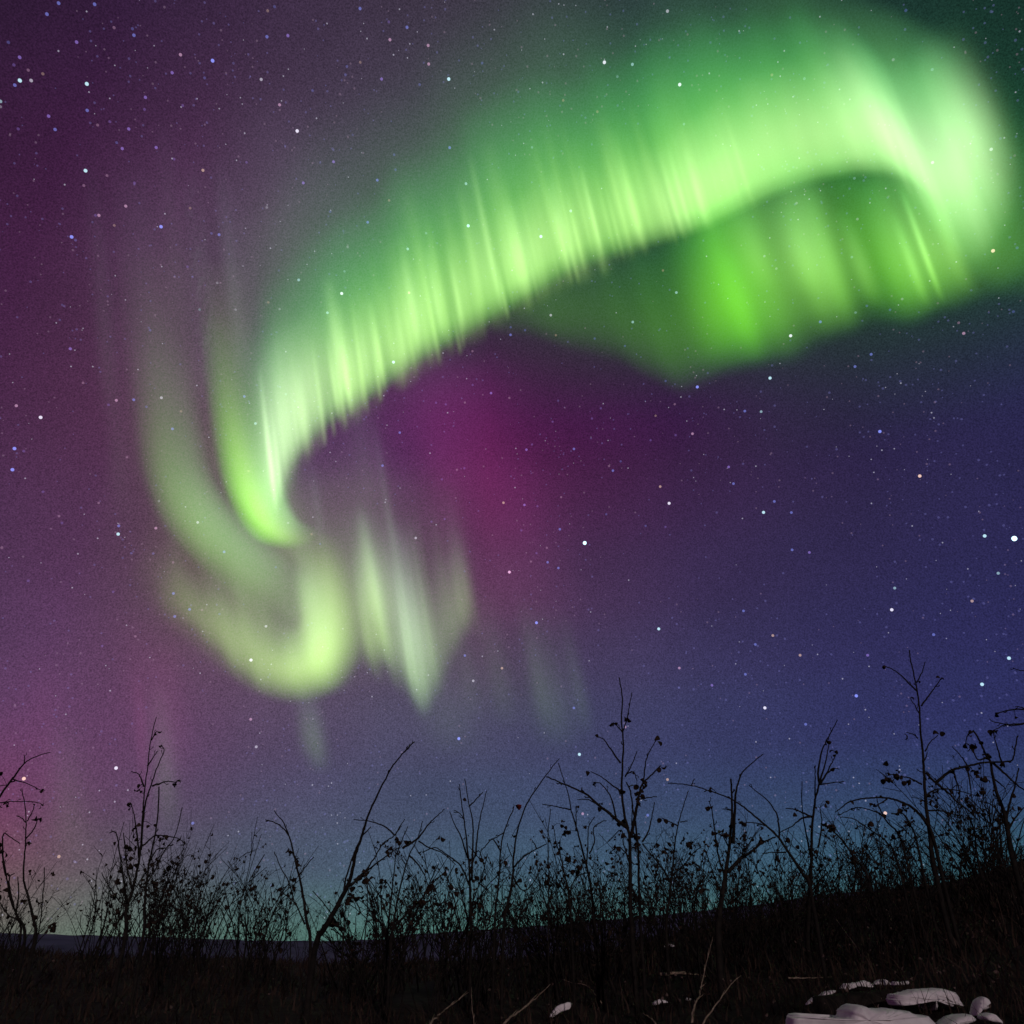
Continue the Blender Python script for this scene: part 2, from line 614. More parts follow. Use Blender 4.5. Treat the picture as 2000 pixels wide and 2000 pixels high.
curtain(g, [(x, y - (16 if 560 < x < 1200 else 0), h, gn * (0.62 if 600 < x < 1250 else 0.95), wh) for x, y, h, gn, wh in CORE], 44, 12, 12, jg=0.2, jh=0.1, gs=0.8)
g.build("core", m_core, arc)
# fine uneven rays, strongest in the left half
RAYS = [(x, y, h, gn * (1.0 if x < 1150 else max(0.0, 1 - (x - 1150) / 330)), wh) for x, y, h, gn, wh in [(x_, y_ + (20 if 560 < x_ < 1200 else 6), h_, g_, w_) for x_, y_, h_, g_, w_ in ARC] if x < 1500]
g = Glow()
curtain(g, RAYS, 15, 6, 21, jy=16, jh=0.35, hs=0.6, gs=0.27, power=3.0)
curtain(g, RAYS, 9, 6, 22, jy=14, jh=0.45, hs=0.48, gs=0.16, power=4.0)
curtain(g, RAYS, 32, 18, 23, jy=18, jh=0.3, hs=0.72, gs=0.25, power=2.0)
for x, y, w, h, gn in [(524, 985, 11, 330, 1.0), (655, 778, 24, 290, 0.9), (700, 755, 17, 200, 0.6), (668, 794, 10, 210, 0.6), (722, 738, 18, 200, 0.55), (796, 678, 22, 270, 0.85), (838, 648, 14, 210, 0.6),
                       (768, 704, 12, 180, 0.4), (876, 630, 13, 200, 0.5), (950, 600, 14, 350, 0.8), (930, 600, 40, 330, 0.25), (1002, 566, 55, 210, 0.6), (1080, 518, 22, 230, 0.6), (1140, 494, 9, 210, 0.6),
                       (1212, 476, 12, 200, 0.45), (1308, 450, 11, 200, 0.6), (1338, 440, 14, 190, 0.65), (1290, 452, 10, 190, 0.45), (612, 818, 11, 210, 0.5), (640, 800, 10, 190, 0.5), (575, 866, 12, 230, 0.4)]:
    g.add([((x + w * k / 3) * S, (y - 0.3 * w * k / 3) * S) for k in range(-3, 4)], h * S, gn * 0.85, 0.35 if x > 560 else 1.0, 2500)
m_rays = aurora_mat("aurora_ray", [(q_, (c_[0] * 0.8, c_[1] * 1.05, c_[2] * 0.75)) for q_, c_ in P_CORE], P_COREW)
g.build("rays", m_rays, arc)

# ---- the loop at the right end: the curtain turns and comes down towards the horizon
LOOP = [(1620, 330, 300, 0.05, 0.6), (1670, 345, 340, 0.3, 0.8), (1720, 378, 380, 0.6, 0.9), (1765, 430, 440, 0.7, 1), (1808, 485, 500, 0.62, 1), (1840, 510, 540, 0.66, 1), (1866, 502, 550, 0.75, 1),
        (1888, 470, 530, 0.8, 1), (1905, 440, 500, 0.8, 1), (1918, 405, 460, 0.66, 1), (1928, 370, 420, 0.35, 1), (1936, 345, 400, 0.05, 1)]
P_LOOP = [(0, K), (0.12, (0.02, 0.08, 0.014)), (0.26, (0.13, 0.34, 0.08)), (0.42, (0.38, 0.68, 0.26)), (0.56, (0.34, 0.58, 0.25)), (0.72, (0.10, 0.25, 0.085)), (0.88, (0.02, 0.08, 0.028)), (1, K)]
m_loop = aurora_mat("aurora_loop_glow", P_LOOP, None)
SWEEP = [(1600, 360, 380, 0.0, 0), (1660, 378, 400, 0.25, 0), (1720, 415, 440, 0.6, 0), (1780, 475, 480, 1.05, 0), (1830, 520, 500, 1.15, 0), (1865, 530, 500, 1.05, 0), (1895, 495, 480, 0.8, 0), (1920, 450, 440, 0.5, 0), (1942, 410, 400, 0.1, 0)]
g = Glow()
curtain(g, SWEEP, 74, 13, 35, jg=0.06, jh=0.07, gs=1.4)
fold = g.build("aurora_loop", m_loop)
tag(fold, "whitish green aurora loop curling down at the upper right edge", "aurora")
g = Glow()
curtain(g, LOOP, 36, 9, 32, jg=0.2, jh=0.1, hs=0.85, gs=0.42)
curtain(g, LOOP, 18, 6, 33, jy=14, jh=0.3, hs=0.7, gs=0.16, power=2.0)
g.build("core", m_core, fold)
g = Glow()
curtain(g, [(1640, 250, 300, 0.0, 0), (1720, 270, 320, 2.2, 0), (1790, 290, 330, 3.4, 0), (1850, 310, 320, 2.6, 0), (1910, 330, 300, 1.0, 0), (1950, 340, 280, 0.0, 0)], 80, 20, 37)
g.build("upper_glow", m_upper, fold)
# outer dim green beyond the loop
g = Glow()
curtain(g, [(1880, 560, 420, 0.05, 0), (1925, 540, 420, 0.16, 0), (1975, 500, 420, 0.16, 0), (2060, 470, 420, 0.05, 0)], 70, 20, 34)
g.build("outer_glow", m_body, fold)

# ---- the second sheet below the arc
P_SHEET = [(0, K), (0.08, (0.006, 0.035, 0.001)), (0.2, (0.07, 0.32, 0.005)), (0.36, (0.125, 0.50, 0.012)), (0.55, (0.10, 0.40, 0.022)), (0.74, (0.045, 0.24, 0.022)), (0.88, (0.02, 0.14, 0.015)), (1, K)]
P_SHEETW = [(0, K), (0.08, (0.012, 0.04, 0.004)), (0.2, (0.12, 0.30, 0.04)), (0.36, (0.27, 0.54, 0.13)), (0.55, (0.22, 0.46, 0.13)), (0.75, (0.07, 0.20, 0.05)), (0.9, (0.015, 0.06, 0.015)), (1, K)]
m_sheet = aurora_mat("aurora_deep_green", P_SHEET, P_SHEETW)
SHEET = [(860, 650, 100, 0.0, 0), (960, 640, 150, 0.13, 0), (1050, 660, 190, 0.22, 0), (1150, 690, 230, 0.24, 0), (1225, 725, 270, 0.30, 0), (1290, 752, 290, 0.36, 0), (1335, 735, 300, 0.42, 0),
         (1375, 718, 310, 0.8, 0), (1420, 708, 320, 1.2, 0.0), (1465, 700, 330, 1.05, 0.15), (1510, 690, 330, 0.76, 0.35), (1555, 660, 320, 0.46, 0.5), (1600, 642, 310, 0.82, 0.7), (1640, 630, 300, 0.42, 0.2),
         (1690, 625, 290, 0.42, 0.0), (1735, 620, 280, 0.85, 0.3), (1775, 605, 270, 0.72, 0.5), (1815, 595, 270, 0.55, 0.6), (1860, 580, 250, 0.34, 0.5), (1920, 575, 230, 0.18, 0.3), (1990, 560, 200, 0.06, 0)]
g = Glow()
SHEET = [(x, y, h * (1.32 if x > 1400 else 1.12), gn * (1.3 if x > 1540 else 1.05 if x > 1350 else 0.84), wh) for x, y, h, gn, wh in SHEET]
curtain(g, SHEET, 58, 15, 41, height=2750, jg=0.12, jh=0.1, jy=6)
curtain(g, [q for q in SHEET if q[0] > 1300], 46, 22, 42, height=2750, jy=18, jh=0.35, hs=0.8, gs=0.16, power=2.0, keep=0.7)
for x, y, w, h, gn, wh in [(1655, 592, 44, 230, 0.45, 0.9), (1782, 580, 15, 260, 0.85, 1), (1752, 588, 22, 220, 0.5, 1), (1535, 570, 75, 220, 0.35, 0.9), (1450, 560, 60, 200, 0.3, 0.8), (1832, 570, 40, 300, 0.5, 1)]:
    g.add([((x + w * k / 3) * S, y * S) for k in range(-3, 4)], h * S, gn, wh, 2650)
sheet = g.build("aurora_sheet", m_sheet)
tag(sheet, "deep green patchy aurora sheet hanging below the bright arc at right", "aurora")

# ---- the vivid curl at the left end of the arc
P_CURL = [(0, K), (0.1, (0.02, 0.08, 0.003)), (0.25, (0.15, 0.46, 0.02)), (0.4, (0.28, 0.62, 0.085)), (0.58, (0.20, 0.44, 0.11)), (0.78, (0.10, 0.25, 0.075)), (0.92, (0.02, 0.05, 0.02)), (1, K)]
m_curl = aurora_mat("aurora_vivid_green", P_CURL, None, [(0, 0), (0.12, 0.05), (0.28, 0.24), (0.45, 0.7), (0.6, 1.05), (0.7, 0.95), (0.78, 0.6), (0.86, 0.24), (0.93, 0.08), (1, 0.0)], gain=1.65)
curl = band("aurora_curl", [(362, 480, 480, 470), (368, 600, 492, 590), (380, 720, 505, 710), (392, 800, 518, 800), (404, 870, 532, 860), (418, 930, 545, 900), (442, 982, 552, 930), (474, 1020, 560, 955), (510, 1036, 572, 975), (548, 1040, 590, 985), (590, 1032, 612, 990)], m_curl)
tag(curl, "narrow vivid green aurora curl at the lower left end of the arc", "aurora")
g = Glow()
curtain(g, [(400, 900, 330, 0.06, 0.5), (440, 965, 400, 0.20, 0.5), (480, 1000, 430, 0.30, 0.5), (520, 1000, 420, 0.28, 0.6), (560, 930, 380, 0.1, 0.6)], 40, 8, 51)
g.build("inner_glow", m_body, curl)

# ---- veil, hook and the olive glow joining them
P_SOFT = [(0, K), (0.12, (0.008, 0.026, 0.004)), (0.3, (0.085, 0.20, 0.04)), (0.5, (0.12, 0.27, 0.075)), (0.7, (0.10, 0.22, 0.075)), (0.88, (0.02, 0.05, 0.02)), (1, K)]
m_soft = aurora_mat("aurora_grey_green", P_SOFT, None, [(0, 0), (0.2, 0.10), (0.42, 0.5), (0.58, 1.0), (0.72, 1.0), (0.86, 0.55), (1, 0)], gain=1.35)
soft = band("aurora_veil", [(215, 440, 400, 440), (232, 580, 395, 580), (240, 720, 396, 720), (247, 810, 402, 810), (258, 890, 414, 880), (285, 970, 440, 930), (328, 1035, 475, 970), (385, 1092, 520, 1010), (450, 1150, 570, 1060), (510, 1220, 640, 1120)], m_soft)
tag(soft, "faint greyish green aurora veil left of the vivid green curl", "aurora")
P_VEIL = [(0, K), (0.1, (0.01, 0.02, 0.006)), (0.3, (0.05, 0.08, 0.035)), (0.6, (0.03, 0.045, 0.03)), (1, K)]
m_veil = aurora_mat("aurora_dim_grey", P_VEIL, None)
g = Glow()
curtain(g, [(250, 900, 420, 0.3, 0), (300, 1010, 480, 0.7, 0), (360, 1080, 520, 0.7, 0), (430, 1130, 300, 0.6, 0), (500, 1180, 260, 0.9, 0), (570, 1200, 260, 0.9, 0), (640, 1200, 260, 0.5, 0)], 45, 10, 52, jg=0.4, jh=0.2, jy=20)
g.build("rays", m_veil, soft)

P_HOOK = [(0, K), (0.1, (0.014, 0.028, 0.004)), (0.26, (0.15, 0.26, 0.045)), (0.43, (0.30, 0.49, 0.11)), (0.6, (0.20, 0.34, 0.09)), (0.8, (0.07, 0.12, 0.04)), (0.93, (0.015, 0.025, 0.01)), (1, K)]
m_hook = aurora_mat("aurora_yellow_green", P_HOOK, None, [(0, 0), (0.12, 0.10), (0.3, 0.42), (0.45, 0.88), (0.58, 0.92), (0.7, 0.9), (0.8, 0.7), (0.9, 0.35), (1, 0)], gain=1.08)
hook = band("aurora_hook", [(215, 1070, 360, 970), (280, 1165, 410, 1040), (360, 1232, 465, 1085), (425, 1285, 512, 1125), (488, 1322, 540, 1160), (558, 1334, 556, 1165), (628, 1320, 560, 1150), (680, 1265, 550, 1120), (690, 1180, 540, 1080), (675, 1090, 535, 1030), (655, 1010, 535, 980)], m_hook)
tag(hook, "yellowish green aurora hook curling low at left of centre", "aurora")
P_HANG = [(0, K), (0.08, (0.03, 0.06, 0.015)), (0.2, (0.22, 0.37, 0.10)), (0.36, (0.32, 0.50, 0.18)), (0.58, (0.17, 0.27, 0.12)), (0.78, (0.05, 0.08, 0.05)), (1, K)]
P_HANGW = [(0, K), (0.08, (0.03, 0.05, 0.03)), (0.2, (0.20, 0.32, 0.17)), (0.36, (0.32, 0.46, 0.29)), (0.58, (0.20, 0.27, 0.20)), (0.78, (0.07, 0.09, 0.085)), (1, K)]
m_hang = aurora_mat("aurora_hanging_glow", P_HANG, P_HANGW)
g = Glow()
curtain(g, [(545, 1328, 200, 0.2, 0), (590, 1330, 290, 0.62, 0), (625, 1315, 310, 0.62, 0), (655, 1292, 280, 0.4, 0.3), (690, 1262, 240, 0.15, 0.3)], 34, 9, 53, jg=0.35, jh=0.25, jy=12)
g.build("rays", m_hang, hook)
g = Glow()
curtain(g, [(300, 1165, 150, 0.1, 0), (380, 1212, 160, 0.2, 0), (440, 1276, 180, 0.36, 0), (500, 1316, 190, 0.38, 0), (560, 1330, 200, 0.25, 0)], 34, 12, 54, jg=0.4, jh=0.25, jy=12)
g.add([((615 + 70 * k / 3) * S, (1318 - 8 * k / 3) * S) for k in range(-3, 4)], 290 * S, 0.42, 0, 2600)
g.build("rays", m_hang, hook)
for x, y, w, h, gn, wh in [(556, 1085, 62, 240, 0.30, 0.2), (668, 1270, 60, 330, 0.26, 0.2), (470, 1240, 90, 260, 0.16, 0.1), (615, 1318, 70, 290, 0.42, 0)]:
    g = Glow()
    g.add([((x + w * k / 3) * S, y * S) for k in range(-3, 4)], h * S, gn, wh, 2600)
    g.build("glow", m_hang, hook)

P_OLIVE = [(0, K), (0.2, (0.012, 0.020, 0.003)), (0.5, (0.05, 0.075, 0.018)), (0.8, (0.015, 0.024, 0.008)), (1, K)]
m_olive = aurora_mat("aurora_olive_glow", P_OLIVE, None, [(0, 0), (0.25, 0.5), (0.5, 1.0), (0.75, 0.6), (1, 0)], gain=1.3)
olive = band("aurora_glow", [(180, 1200, 300, 860), (400, 1290, 430, 850), (570, 1310, 560, 830), (740, 1310, 710, 820), (960, 1270, 880, 850)], m_olive)
tag(olive, "faint olive aurora glow between the vivid curl and the yellowish hook", "aurora")

# ---- hanging streaks right of the hook
HANG = [(688, 1255, 260, 0.2, 0.0), (710, 1275, 280, 0.85, 0.0), (735, 1285, 300, 0.85, 0.15), (757, 1300, 330, 0.7, 0.45), (780, 1340, 380, 0.85, 0.6), (805, 1352, 380, 0.9, 0.6), (826, 1335, 360, 0.5, 0.5), (848, 1280, 290, 0.22, 0.4),
        (868, 1230, 240, 0.24, 0.4), (888, 1200, 220, 0.30, 0.3), (908, 1205, 200, 0.08, 0.3)]
g = Glow()
curtain(g, HANG, 28, 7, 61, jg=0.35, jh=0.3, jy=22, gs=1.3)
curtain(g, HANG, 12, 5, 62, jy=16, jh=0.4, hs=0.9, gs=0.16, power=2.0)
g.add([((715 + 75 * k / 3) * S, 1190 * S) for k in range(-3, 4)], 260 * S, 0.5, 0.5, 2550)
g.add([((790 + 50 * k / 3) * S, 1260 * S) for k in range(-3, 4)], 320 * S, 0.35, 1.0, 2550)
hang = g.build("aurora_streaks", m_hang)
tag(hang, "cluster of pale green aurora streaks hanging right of the yellowish hook", "aurora")

# ---- dim wisps above the shrubs
P_FAINT = [(0, K), (0.12, (0.01, 0.022, 0.008)), (0.3, (0.045, 0.078, 0.032)), (0.6, (0.03, 0.05, 0.035)), (1, K)]
m_faint = aurora_mat("aurora_dim_wisp", P_FAINT, None)
wisps = glows("aurora_wisps", ray(900, 1350), [(604, 1465, 40, 190, 1.1), (582, 1440, 34, 170, 0.5), (1060, 1430, 90, 330, 0.6), (1112, 1400, 34, 280, 0.4), (1035, 1390, 34, 300, 0.3), (960, 1390, 60, 320, 0.45), (900, 1370, 50, 260, 0.35),
                       (320, 1580, 50, 330, 0.6), (860, 1440, 110, 260, 0.35), (135, 1640, 80, 330, 0.3)], m_faint, "wisp")
tag(wisps, "dim upright aurora wisps low above the shrubs", "aurora")

# ---- tall grey rays on the left
P_TALL = [(0, K), (0.15, (0.02, 0.03, 0.02)), (0.35, (0.038, 0.052, 0.038)), (0.65, (0.022, 0.028, 0.032)), (1, K)]
m_tall = aurora_mat("aurora_tall_ray", P_TALL, None)
TALL = [(300, 800, 80, 560, 0.6), (404, 800, 34, 560, 1.0), (462, 740, 22, 480, 0.8), (480, 760, 55, 520, 0.5), (560, 640, 110, 520, 0.5), (232, 1000, 30, 650, 0.35), (205, 800, 24, 560, 0.3), (345, 640, 30, 460, 0.35),
                       (712, 1020, 46, 330, 1.0), (745, 1050, 12, 290, 0.9), (612, 1060, 13, 210, 0.9), (600, 1040, 40, 220, 0.5), (660, 1040, 40, 260, 0.4), (880, 1130, 24, 240, 0.5)]
tall = glows("aurora_tall_rays", ray(450, 400), [(x, y, w * 1.5, h, gn * 0.75) for x, y, w, h, gn in TALL], m_tall, "ray")
tag(tall, "tall dim grey aurora rays rising around the left end of the arc", "aurora")

# ---- magenta lower border and pink pillars
P_MAG = [(0, K), (0.15, (0.018, 0.004, 0.007)), (0.38, (0.072, 0.009, 0.034)), (0.66, (0.085, 0.005, 0.058)), (0.86, (0.042, 0.003, 0.04)), (1, K)]
m_mag = aurora_mat("aurora_magenta", P_MAG, None)
mag = glows("aurora_magenta_fringe", ray(930, 900), [(930, 1060, 200, 430, 0.26), (900, 960, 240, 330, 0.20), (985, 1220, 170, 420, 0.26), (860, 840, 170, 220, 0.16), (890, 1190, 80, 420, 0.10), (1040, 1230, 150, 400, 0.15), (770, 870, 150, 260, 0.14), (860, 1010, 90, 330, 0.14)], m_mag, "glow", 2800)
tag(mag, "crimson magenta aurora glow below the middle of the green arc", "aurora")
P_PINK = [(0, K), (0.2, (0.03, 0.008, 0.018)), (0.45, (0.07, 0.014, 0.04)), (0.75, (0.04, 0.01, 0.026)), (1, K)]
m_pink = aurora_mat("aurora_pink", P_PINK, None)
pink = glows("aurora_pink_pillars", ray(150, 1450), [(x, y, w * 1.3, h, gn * 0.8) for x, y, w, h, gn in [(20, 1700, 80, 420, 0.5), (278, 1560, 20, 330, 0.6), (330, 1500, 60, 330, 0.5), (90, 1600, 60, 400, 0.35), (270, 1420, 60, 300, 0.3)]], m_pink, "glow")
tag(pink, "dim pink aurora pillars low at the left edge above the shrubs", "aurora")

# crop offsets, zoom factor, then x,y,colour,brightness read off the night sky
STARS = [
    (0, 0, 2.76, "316,17,b2 510,23,b2 253,76,b2 615,149,p1 714,155,b1 722,190,b2 413,227,v2 45,228,b1 106,309,v2 75,350,v1 152,378,p1 107,434,c3 168,434,w2 80,459,b2 468,452,c3 231,398,o1 1146,327,b3 973,295,p2 928,392,v2 1103,420,b1 784,525,v2 779,590,v1 985,569,v1 470,595,b2 262,626,v2 526,674,p1 592,656,v1 297,698,b2 98,695,v1 694,695,v2 629,769,b1 659,801,v2 842,795,v2 461,920,c3 1408,428,w2 1439,198,b2 1552,192,v2 1443,58,o1 1480,36,b1 1685,488,b1 1507,565,p2 1602,706,w3 1870,358,b1 1862,403,b1 1094,918,o2 1635,986,v2 1798,872,v2 1025,1122,o1 678,1111,p2 533,1161,p2 515,1161,v1 616,1215,o1 868,1222,b3 1181,1265,b2 1140,1258,b1 386,1277,b3 407,1294,b1 1438,1118,w1 1011,1438,v1 1171,1525,w1 1610,1509,c2 1842,1582,w3 1446,1630,o1 1507,1666,w1 1270,1669,w1 1765,1686,c2 809,1780,b1 379,1880,v2 1076,1669,c1 1329,875,v1 577,946,p1 725,986,v1 452,1000,p1 938,858,v1 1874,1331,w1 1857,1463,c1 1780,1141,b1 2,546,c2 2,575,w1"),
    (650, 0, 2.76, "147,46,b2 302,118,v1 400,147,b2 308,214,p2 514,245,p2 148,336,o1 517,345,p2 263,426,v2 468,456,b1 625,426,c3 805,340,b1 1804,60,w2 1464,336,w3 1615,347,c2 1534,413,c1 1870,456,w3 1426,602,o1 1242,541,o1 630,796,b2 331,834,b1 338,915,b1 240,971,b2 718,990,c2 303,1080,o1 188,1198,b2 404,1342,c2 503,1257,c1 730,1217,c3 1122,1275,c3 1283,1137,c2 1893,669,c1 1074,794,c1 1175,1699,w2 1617,1736,c2 1852,1577,c2 959,1764,b1 1036,1780,b1 958,1805,b2 1202,1807,o1 1412,1825,b1 1575,1865,b1 1780,1458,o1 411,1578,o2 753,1893,p1"),
    (1300, 0, 2.76, "1295,56,b1 573,404,o1 748,424,c1 1227,322,w1 1437,375,c1 1755,805,w2 1439,876,w2 1018,961,c1 706,1095,w1 1034,1181,w1 1765,1352,o3 1895,1336,b1 532,1381,w1 597,1448,w1 1004,1386,c1 674,1810,w3 834,1735,b2 1085,1649,b1 1024,1685,c1 1210,1670,b1 1108,1910,b2 1607,1797,p2 1580,1740,p1 1275,1612,w1 1875,1680,b1"),
    (0, 700, 2.76, "88,255,p2 219,318,w3 627,226,p2 721,223,b2 870,212,w2 976,285,o1 789,261,b1 585,250,v1 78,486,b3 128,500,v1 67,600,b3 684,533,p1 930,380,b2 1317,205,b2 1377,351,c2 1541,193,c1 232,719,v1 857,769,w1 1066,884,w2 840,915,p2 532,779,p1 318,850,p1 334,887,v1 640,903,b2 637,947,c3 708,1050,b1 826,1052,b1 934,1100,p1 1208,1043,b2 152,1199,v1 610,1258,v1 935,1267,b2 1022,1353,b2 942,1391,b2 1089,1356,p1 1183,1378,b1 1434,1444,w2 1353,1626,w3 551,1550,v1 729,1498,p1 1340,607,o1 1487,1126,b1 10,1020,p1 1679,948,o1 1726,1000,b1 1553,887,w1 448,132,p1"),
    (650, 700, 2.76, "327,20,c3 754,143,v1 853,187,v2 952,213,p1 712,238,p1 557,239,v1 609,248,v1 361,400,b2 268,578,b2 588,652,v1 709,592,v1 669,600,p1 1185,341,v1 1074,464,v1 1044,492,v2 1300,488,b2 1552,555,b1 1489,580,p1 1510,605,b2 1445,269,v1 1397,324,v1 1713,441,v1 1848,414,v1 1843,247,p1 1740,309,o1 1794,122,b1 1765,691,o2 1813,781,w3 920,778,o2 1033,790,v2 1103,797,v1 1231,748,p1 1224,921,b2 1016,927,v1 1474,840,b1 1358,995,c4 1793,908,v1 1686,903,b1 447,968,w2 532,880,v1 603,866,v1 1098,1050,v1 1154,1021,p1 1158,1099,b2 1216,1130,b2 1068,1095,p1 952,1152,p3 710,1148,v1 1098,1425,b3 1378,1354,b1 1069,1350,v1 1757,1458,c3 1855,1432,p1 1829,1399,v1 712,1602,b2 757,1738,w2 912,1670,o2 1300,1884,b2 1676,1657,b1 1868,1669,p2 1867,1773,v1 199,1676,b1 1398,1176,o1 1432,1465,b1 1215,228,v1"),
    (1300, 700, 2.76, "574,38,b1 1021,44,b2 563,106,c3 228,79,o1 171,154,b3 128,205,b1 513,179,b1 883,185,v1 1172,162,b1 1265,123,b1 427,284,b2 515,287,c2 588,254,p1 145,406,p2 1155,394,b3 922,490,v1 588,368,o1 340,585,v2 366,675,b2 139,604,v1 418,568,p1 1370,634,o3 586,771,b2 528,830,c3 678,831,b2 275,830,b1 845,747,b1 1617,801,v1 1745,791,v1 1471,857,p1 1522,856,b1 1720,957,c3 1880,971,c5 1439,975,b1 682,1032,b2 775,1046,v2 634,1158,o1 1793,1158,c2 1235,1238,c2 1236,1096,b1 1540,1205,b1 1652,1308,o2 1661,1296,b1 1715,1320,b1 1219,1355,w3 420,1361,b2 538,1307,b1 578,1494,o2 600,1493,v1 643,1511,b1 484,1542,b2 725,1600,o2 893,1595,b1 1089,1600,v2 1190,1448,b1 1445,1489,b2 1851,1616,c3 430,1703,b2 250,1762,v2 151,1784,v1 71,1775,v1 325,1840,b1 535,1884,w3 1028,1819,b3 1734,1721,b1 1706,1757,c3 1884,1694,v1 1703,1820,p1 1550,1843,b1 724,1733,b1 1688,548,b1 1822,900,p1"),
    (0, 1350, 3.864, "876,580,w3 878,710,b1 180,660,o3 445,1248,o2 508,1416,o1 1455,996,b2 1892,212,p2"),
    (450, 1350, 3.864, "195,420,w2 1724,358,b3 713,926,b1 862,1138,w1"),
    (900, 1300, 3.864, "895,670,c3 867,614,p1 1240,463,p2 1560,860,o2 920,1118,p2 1411,1129,b2 1672,448,b1 676,755,w1"),
    (1300, 1350, 3.864, "1057,250,b2 1658,920,o3 1805,632,c1 1350,692,w1"),
]
STAR_COL = {'b': (90, 110, 255), 'v': (135, 90, 240), 'p': (235, 160, 215), 'o': (255, 195, 160), 'c': (175, 240, 255), 'w': (235, 230, 255)}
STAR_WORD = {'b': 'blue', 'v': 'violet', 'p': 'pinkish', 'o': 'orange', 'c': 'bluish white', 'w': 'white'}
STAR_SIZE = {1: 'faint', 2: 'small', 3: 'bright'}
STAR_POWER = {1: 0.16, 2: 0.42, 3: 0.95, 4: 2.0, 5: 2.6}
STAR_RAD = {1: 2.2, 2: 2.45, 3: 2.8, 4: 3.7, 5: 4.2}
STAR_DIST = 60000.0


def star_mat(col, power):
    m = bpy.data.materials.new("starlight")
    m.use_nodes = True
    m.cycles.emission_sampling = 'NONE'
    t = m.node_tree
    t.nodes.clear()
    em = N(t, 'ShaderNodeEmission')
    em.inputs['Color'].default_value = (*lin(col), 1)
    em.inputs['Strength'].default_value = power
    tr = N(t, 'ShaderNodeBsdfTransparent')
    ad = N(t, 'ShaderNodeAddShader')
    out = N(t, 'ShaderNodeOutputMaterial')
    t.links.new(em.outputs[0], ad.inputs[0])
    t.links.new(tr.outputs[0], ad.inputs[1])
    t.links.new(ad.outputs[0], out.inputs['Surface'])
    return m


def ico(radius, sub=1):
    bm = bmesh.new()
    bmesh.ops.create_icosphere(bm, subdivisions=sub, radius=radius)
    vs = [v.co.copy() for v in bm.verts]
    fs = [[v.index for v in f.verts] for f in bm.faces]
    bm.free()
    return vs, fs


# an additive shell adds its light on the way in and on the way out, so the power is halved
all_stars = []
for ox, oy, z, txt in STARS:
    for s_ in txt.split():
        a, b, c = s_.split(',')
        all_stars.append((ox + int(a) / z, oy + int(b) / z, c[0], int(c[1])))
all_stars.sort(key=lambda s_: -s_[3])
star_mesh = {}
rng = random.Random(4)
for k, (x, y, c, n) in enumerate(all_stars[:296]):
    key = (c, n)
    if key not in star_mesh:
        vs, fs = ico(STAR_RAD[n] / F * STAR_DIST, 2)
        me = bpy.data.meshes.new("star")
        me.from_pydata([tuple(v) for v in vs], [], fs)
        me.materials.append(star_mat([v * 0.68 + 255 * 0.32 * 0.86 for v in STAR_COL[c]], STAR_POWER[n] * 0.5))
        star_mesh[key] = me
    o = bpy.data.objects.new("star", star_mesh[key])
    o.location = CAM + ray(x, y) * STAR_DIST
    C.objects.link(o)
    if n == 5:
        lb = "brightest white star of the sky with a violet rim at the right edge"
    elif n == 4:
        lb = "brightest greenish white star in the middle of the sky right of the magenta glow"
    else:
        lb = "%s %s star in the dark night sky" % (STAR_SIZE[n], STAR_WORD[c])
    tag(o, lb, "star", "stars in the night sky")
# the rest of the field
vs0, fs0 = ico(1.0, 1)
for cname, col, pw, n_, r0_, r1_ in (('bluish', (150, 150, 235), 0.06, 5200, 0.8, 2.2), ('pinkish', (220, 185, 215), 0.05, 3000, 0.8, 2.1), ('whitish', (225, 225, 245), 0.16, 1300, 0.7, 1.6)):
    vs, fs = [], []
    for i in range(n_):
        x, y = rng.uniform(-250, 2250), rng.uniform(-200, 1800)
        dens = 0.45 + 1.0 * mnoise.noise(Vector((x / 240, y / 240, 2))) + 0.12 * (x / 2000)
        if rng.random() > dens:
            continue
        rad = rng.uniform(r0_, r1_) / F * STAR_DIST
        p = CAM + ray(x, y) * STAR_DIST
        b0 = len(vs)
        vs += [p + v * rad for v in vs0]
        fs += [[q + b0 for q in f] for f in fs0]
    for (x, y, c, n) in (all_stars[296:] if cname == 'bluish' else []):
        p = CAM + ray(x, y) * STAR_DIST
        b0 = len(vs)
        vs += [p + v * (2.4 / F * STAR_DIST) for v in vs0]
        fs += [[q + b0 for q in f] for f in fs0]
    tag(link_mesh("faint_stars", vs, fs, star_mat(col, pw)),
        "scattered dust of the faintest %s stars across the sky" % cname, "stars", None, "stuff")
# ------------------------------------------------------------------ shrubs
bark = simple_mat("dark_bark", (0.006, 0.005, 0.0045), (0.018, 0.014, 0.012), 30.0, 0.9, 0.3)
leafm = simple_mat("withered_leaf", (0.008, 0.005, 0.004), (0.03, 0.017, 0.012), 18.0, 0.85, 0.2)
strawm = simple_mat("dry_straw", (0.16, 0.11, 0.08), (0.34, 0.26, 0.2), 40.0, 0.8, 0.2)
redm = simple_mat("red_leaf", (0.07, 0.008, 0.008), (0.16, 0.02, 0.016), 30.0, 0.7)
littm = simple_mat("pale_litter", (0.02, 0.013, 0.01), (0.15, 0.10, 0.09), 4.0, 0.8)
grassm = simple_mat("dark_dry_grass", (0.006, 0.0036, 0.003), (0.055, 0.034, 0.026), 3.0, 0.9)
snowm = simple_mat("old_snow", (0.68, 0.62, 0.64), (0.82, 0.77, 0.78), 25.0, 0.75, 0.25)


